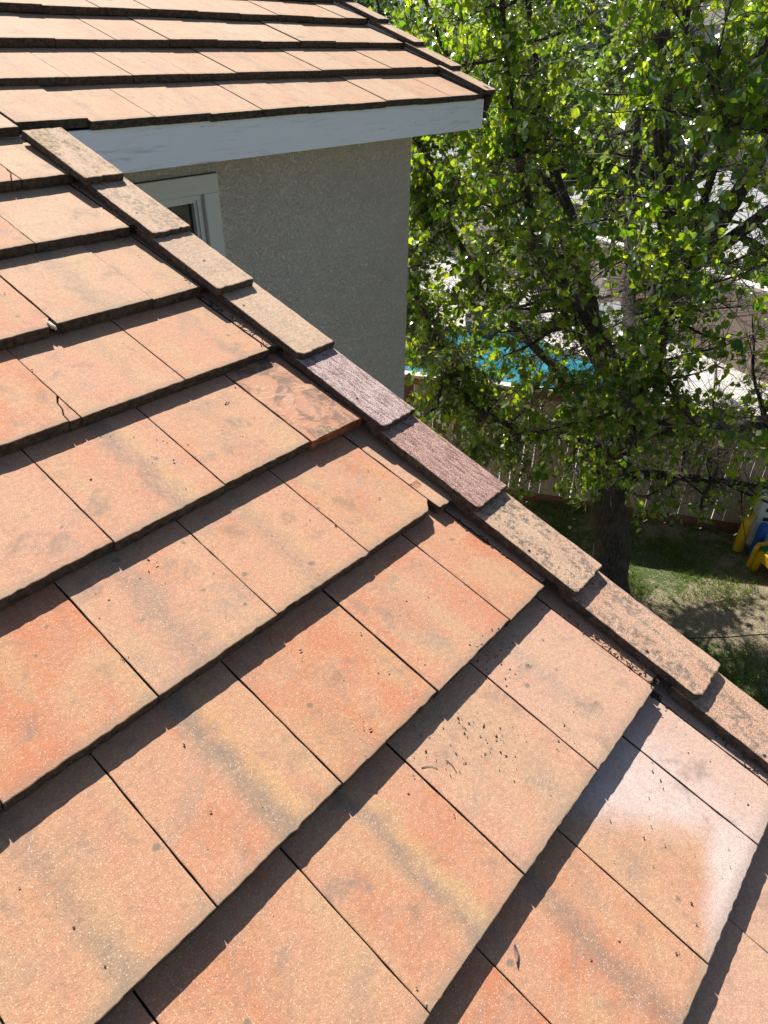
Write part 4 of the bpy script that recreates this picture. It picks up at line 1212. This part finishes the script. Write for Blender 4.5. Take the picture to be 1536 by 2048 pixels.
# ------------------------------------------------------------------ litter on the roof
M_BITS = simple('dark_plant_bits', (.075, .05, .038), .9, .4, 200, .1)
M_PALEB = simple('pale_seed_bits', (.62, .50, .33), .8, .2, 200, .1)
def bits(name, mat, clusters, seed, label, smin, smax):
    rd = random.Random(seed); m = MB()
    for (u, v, su, sv, n_) in clusters:
        for _ in range(n_):
            uu = u + rd.gauss(0, su); vv = v + rd.gauss(0, sv)
            if uu > .285 and name != 'channel_debris': continue
            h = surf_h(vv) + .0012
            s_ = smin*.7 + (smax*1.35 - smin*.7)*rd.random()**2.2; a = rd.uniform(0, PI); w_ = min(s_*rd.uniform(.12, .6), .0028)
            ca, sa = math.cos(a), math.sin(a); bend = rd.uniform(-.4, .4)*s_
            pl = [(-s_/2, -w_/2), (0, -w_/2 + bend), (s_/2, -w_/2), (s_/2, w_/4), (0, w_/2 + bend), (-s_/2, w_/3)]
            vs = [RP(uu + x*ca - y*sa, vv + x*sa + y*ca, h) for x, y in pl] + [RP(uu + x*.8*ca - y*.8*sa, vv + x*.8*sa + y*.8*ca, h + .0012 + s_*.08) for x, y in pl]
            m.add(vs, [tuple(range(6))[::-1], tuple(range(6, 12))] + [(i, (i+1) % 6, 6+(i+1) % 6, 6+i) for i in range(6)])
    o = m.build(name, mat); tag(o, label, 'debris', kind='stuff'); return o
bits('roof_debris', M_BITS, [(.047, 2.463, .03, .02, 33), (.05, 2.52, .045, .03, 16), (-.19, 2.56, .06, .04, 16), (-.139, 2.61, .035, .03, 41), (-.26, 2.56, .05, .05, 12), (-.27, 1.54, .05, .05, 8), (-.177, 1.634, .03, .012, 5),
     (-.629, 1.988, .015, .006, 8), (-.20, 2.39, .10, .08, 14), (-.35, 2.40, .04, .03, 7), (-.5, 2.3, .35, .4, 38), (0, 2.3, .18, .45, 49), (-.1, 1.6, .3, .4, 33), (.2, 1.98, .04, .06, 7), (-.3, 3.0, .25, .15, 30), (.1, 3.0, .12, .12, 22), (-.44, 1.83, .03, .02, 4), (1.5, -.3, 1.2, .4, 33), (-.33, 2.2, .02, .02, 3)],
     8, 'dark bits of dead plants scattered on the sunlit tiles', .0015, .0050)
bits('seed_debris', M_PALEB, [(.03, 2.47, .04, .025, 14), (-.18, 2.5, .12, .1, 13), (-.5, 2.2, .35, .35, 13), (-.6, 1.85, .1, .04, 4), (0, 1.9, .25, .4, 12), (-.3, 2.9, .3, .15, 7)], 9, 'pale seed husks scattered on the sunlit tiles', .002, .006)
bits('channel_debris', M_BITS, [(.300, 1.10, .008, .09, 77), (.302, 1.35, .008, .06, 27), (.302, 2.22, .006, .06, 22), (.302, 2.70, .008, .10, 66), (.305, 2.82, .007, .012, 33), (.31, 3.1, .008, .1, 33), (.30, .55, .008, .1, 16)], 10, 'dark needles and dirt packed beside the rake tiles', .004, .012)
# a few bits big enough to point at
def curled(u, v, ln, w_, ang_, label, mat):
    m = MB(); n_ = 8
    for i in range(n_+1):
        t_ = i/n_ - .5; ww = w_*(1 - (2*t_)**2)*.5 + .0004
        x = t_*ln; y = .25*ln*t_*t_*2
        z = .002 + .006*(abs(t_)*2)**2
        for s_ in (-1, 0, 1): m.v.append((x, y + s_*ww, z + (.004 if s_ else 0)*(ww/w_)))
    for i in range(n_):
        a = i*3
        m.f += [(a, a+3, a+4, a+1), (a+1, a+4, a+5, a+2)]
    o = m.build('fallen_leaf', mat, loc=RP(u, v, surf_h(v) + .0005), smooth=True); o.rotation_euler = (Matrix.Rotation(PITCH, 3, 'X') @ Matrix.Rotation(ang_, 3, 'Z')).to_euler()
    sm = o.modifiers.new('thickness', 'SOLIDIFY'); sm.thickness = .0006
    tag(o, label, 'leaf')
M_PET = simple('pinkish_brown_leaf', (.30, .16, .14), .7, .1, 60, .1)
curled(-.419, 2.868, .030, .008, .75, 'curled pinkish brown leaf on the big tile at the lower right', M_PET)
def stick(pts, r, label):
    m = MB(); m.tube([RP(u, v, surf_h(v) + hh_) for u, v, hh_ in pts], [r*(1 - .5*i/(len(pts)-1)) for i in range(len(pts))], 5)
    o = m.build('twig', M_BITS, smooth=True); tag(o, label, 'twig')
stick([(.035, 1.500, .002), (.043, 1.497, .005), (.052, 1.498, .002)], .0015, 'short dark twig lying alone on the tile left of the stained clay tile')
stick([(-.300, 2.535, .001), (-.290, 2.540, .0014), (-.282, 2.547, .0014), (-.276, 2.560, .001)], .0008, 'thin curved twig lying below the dirt patch near the lower right')
stick([(-.248, 2.56, .001), (-.2475, 2.575, .002), (-.253, 2.592, .001)], .0009, 'forked looking dark twig beside the thin curved one')
stick([(-.340, 2.115, .001), (-.348, 2.128, .004), (-.352, 2.140, .001)], .0006, 'thin twig poking up beside a joint in the middle of the roof')
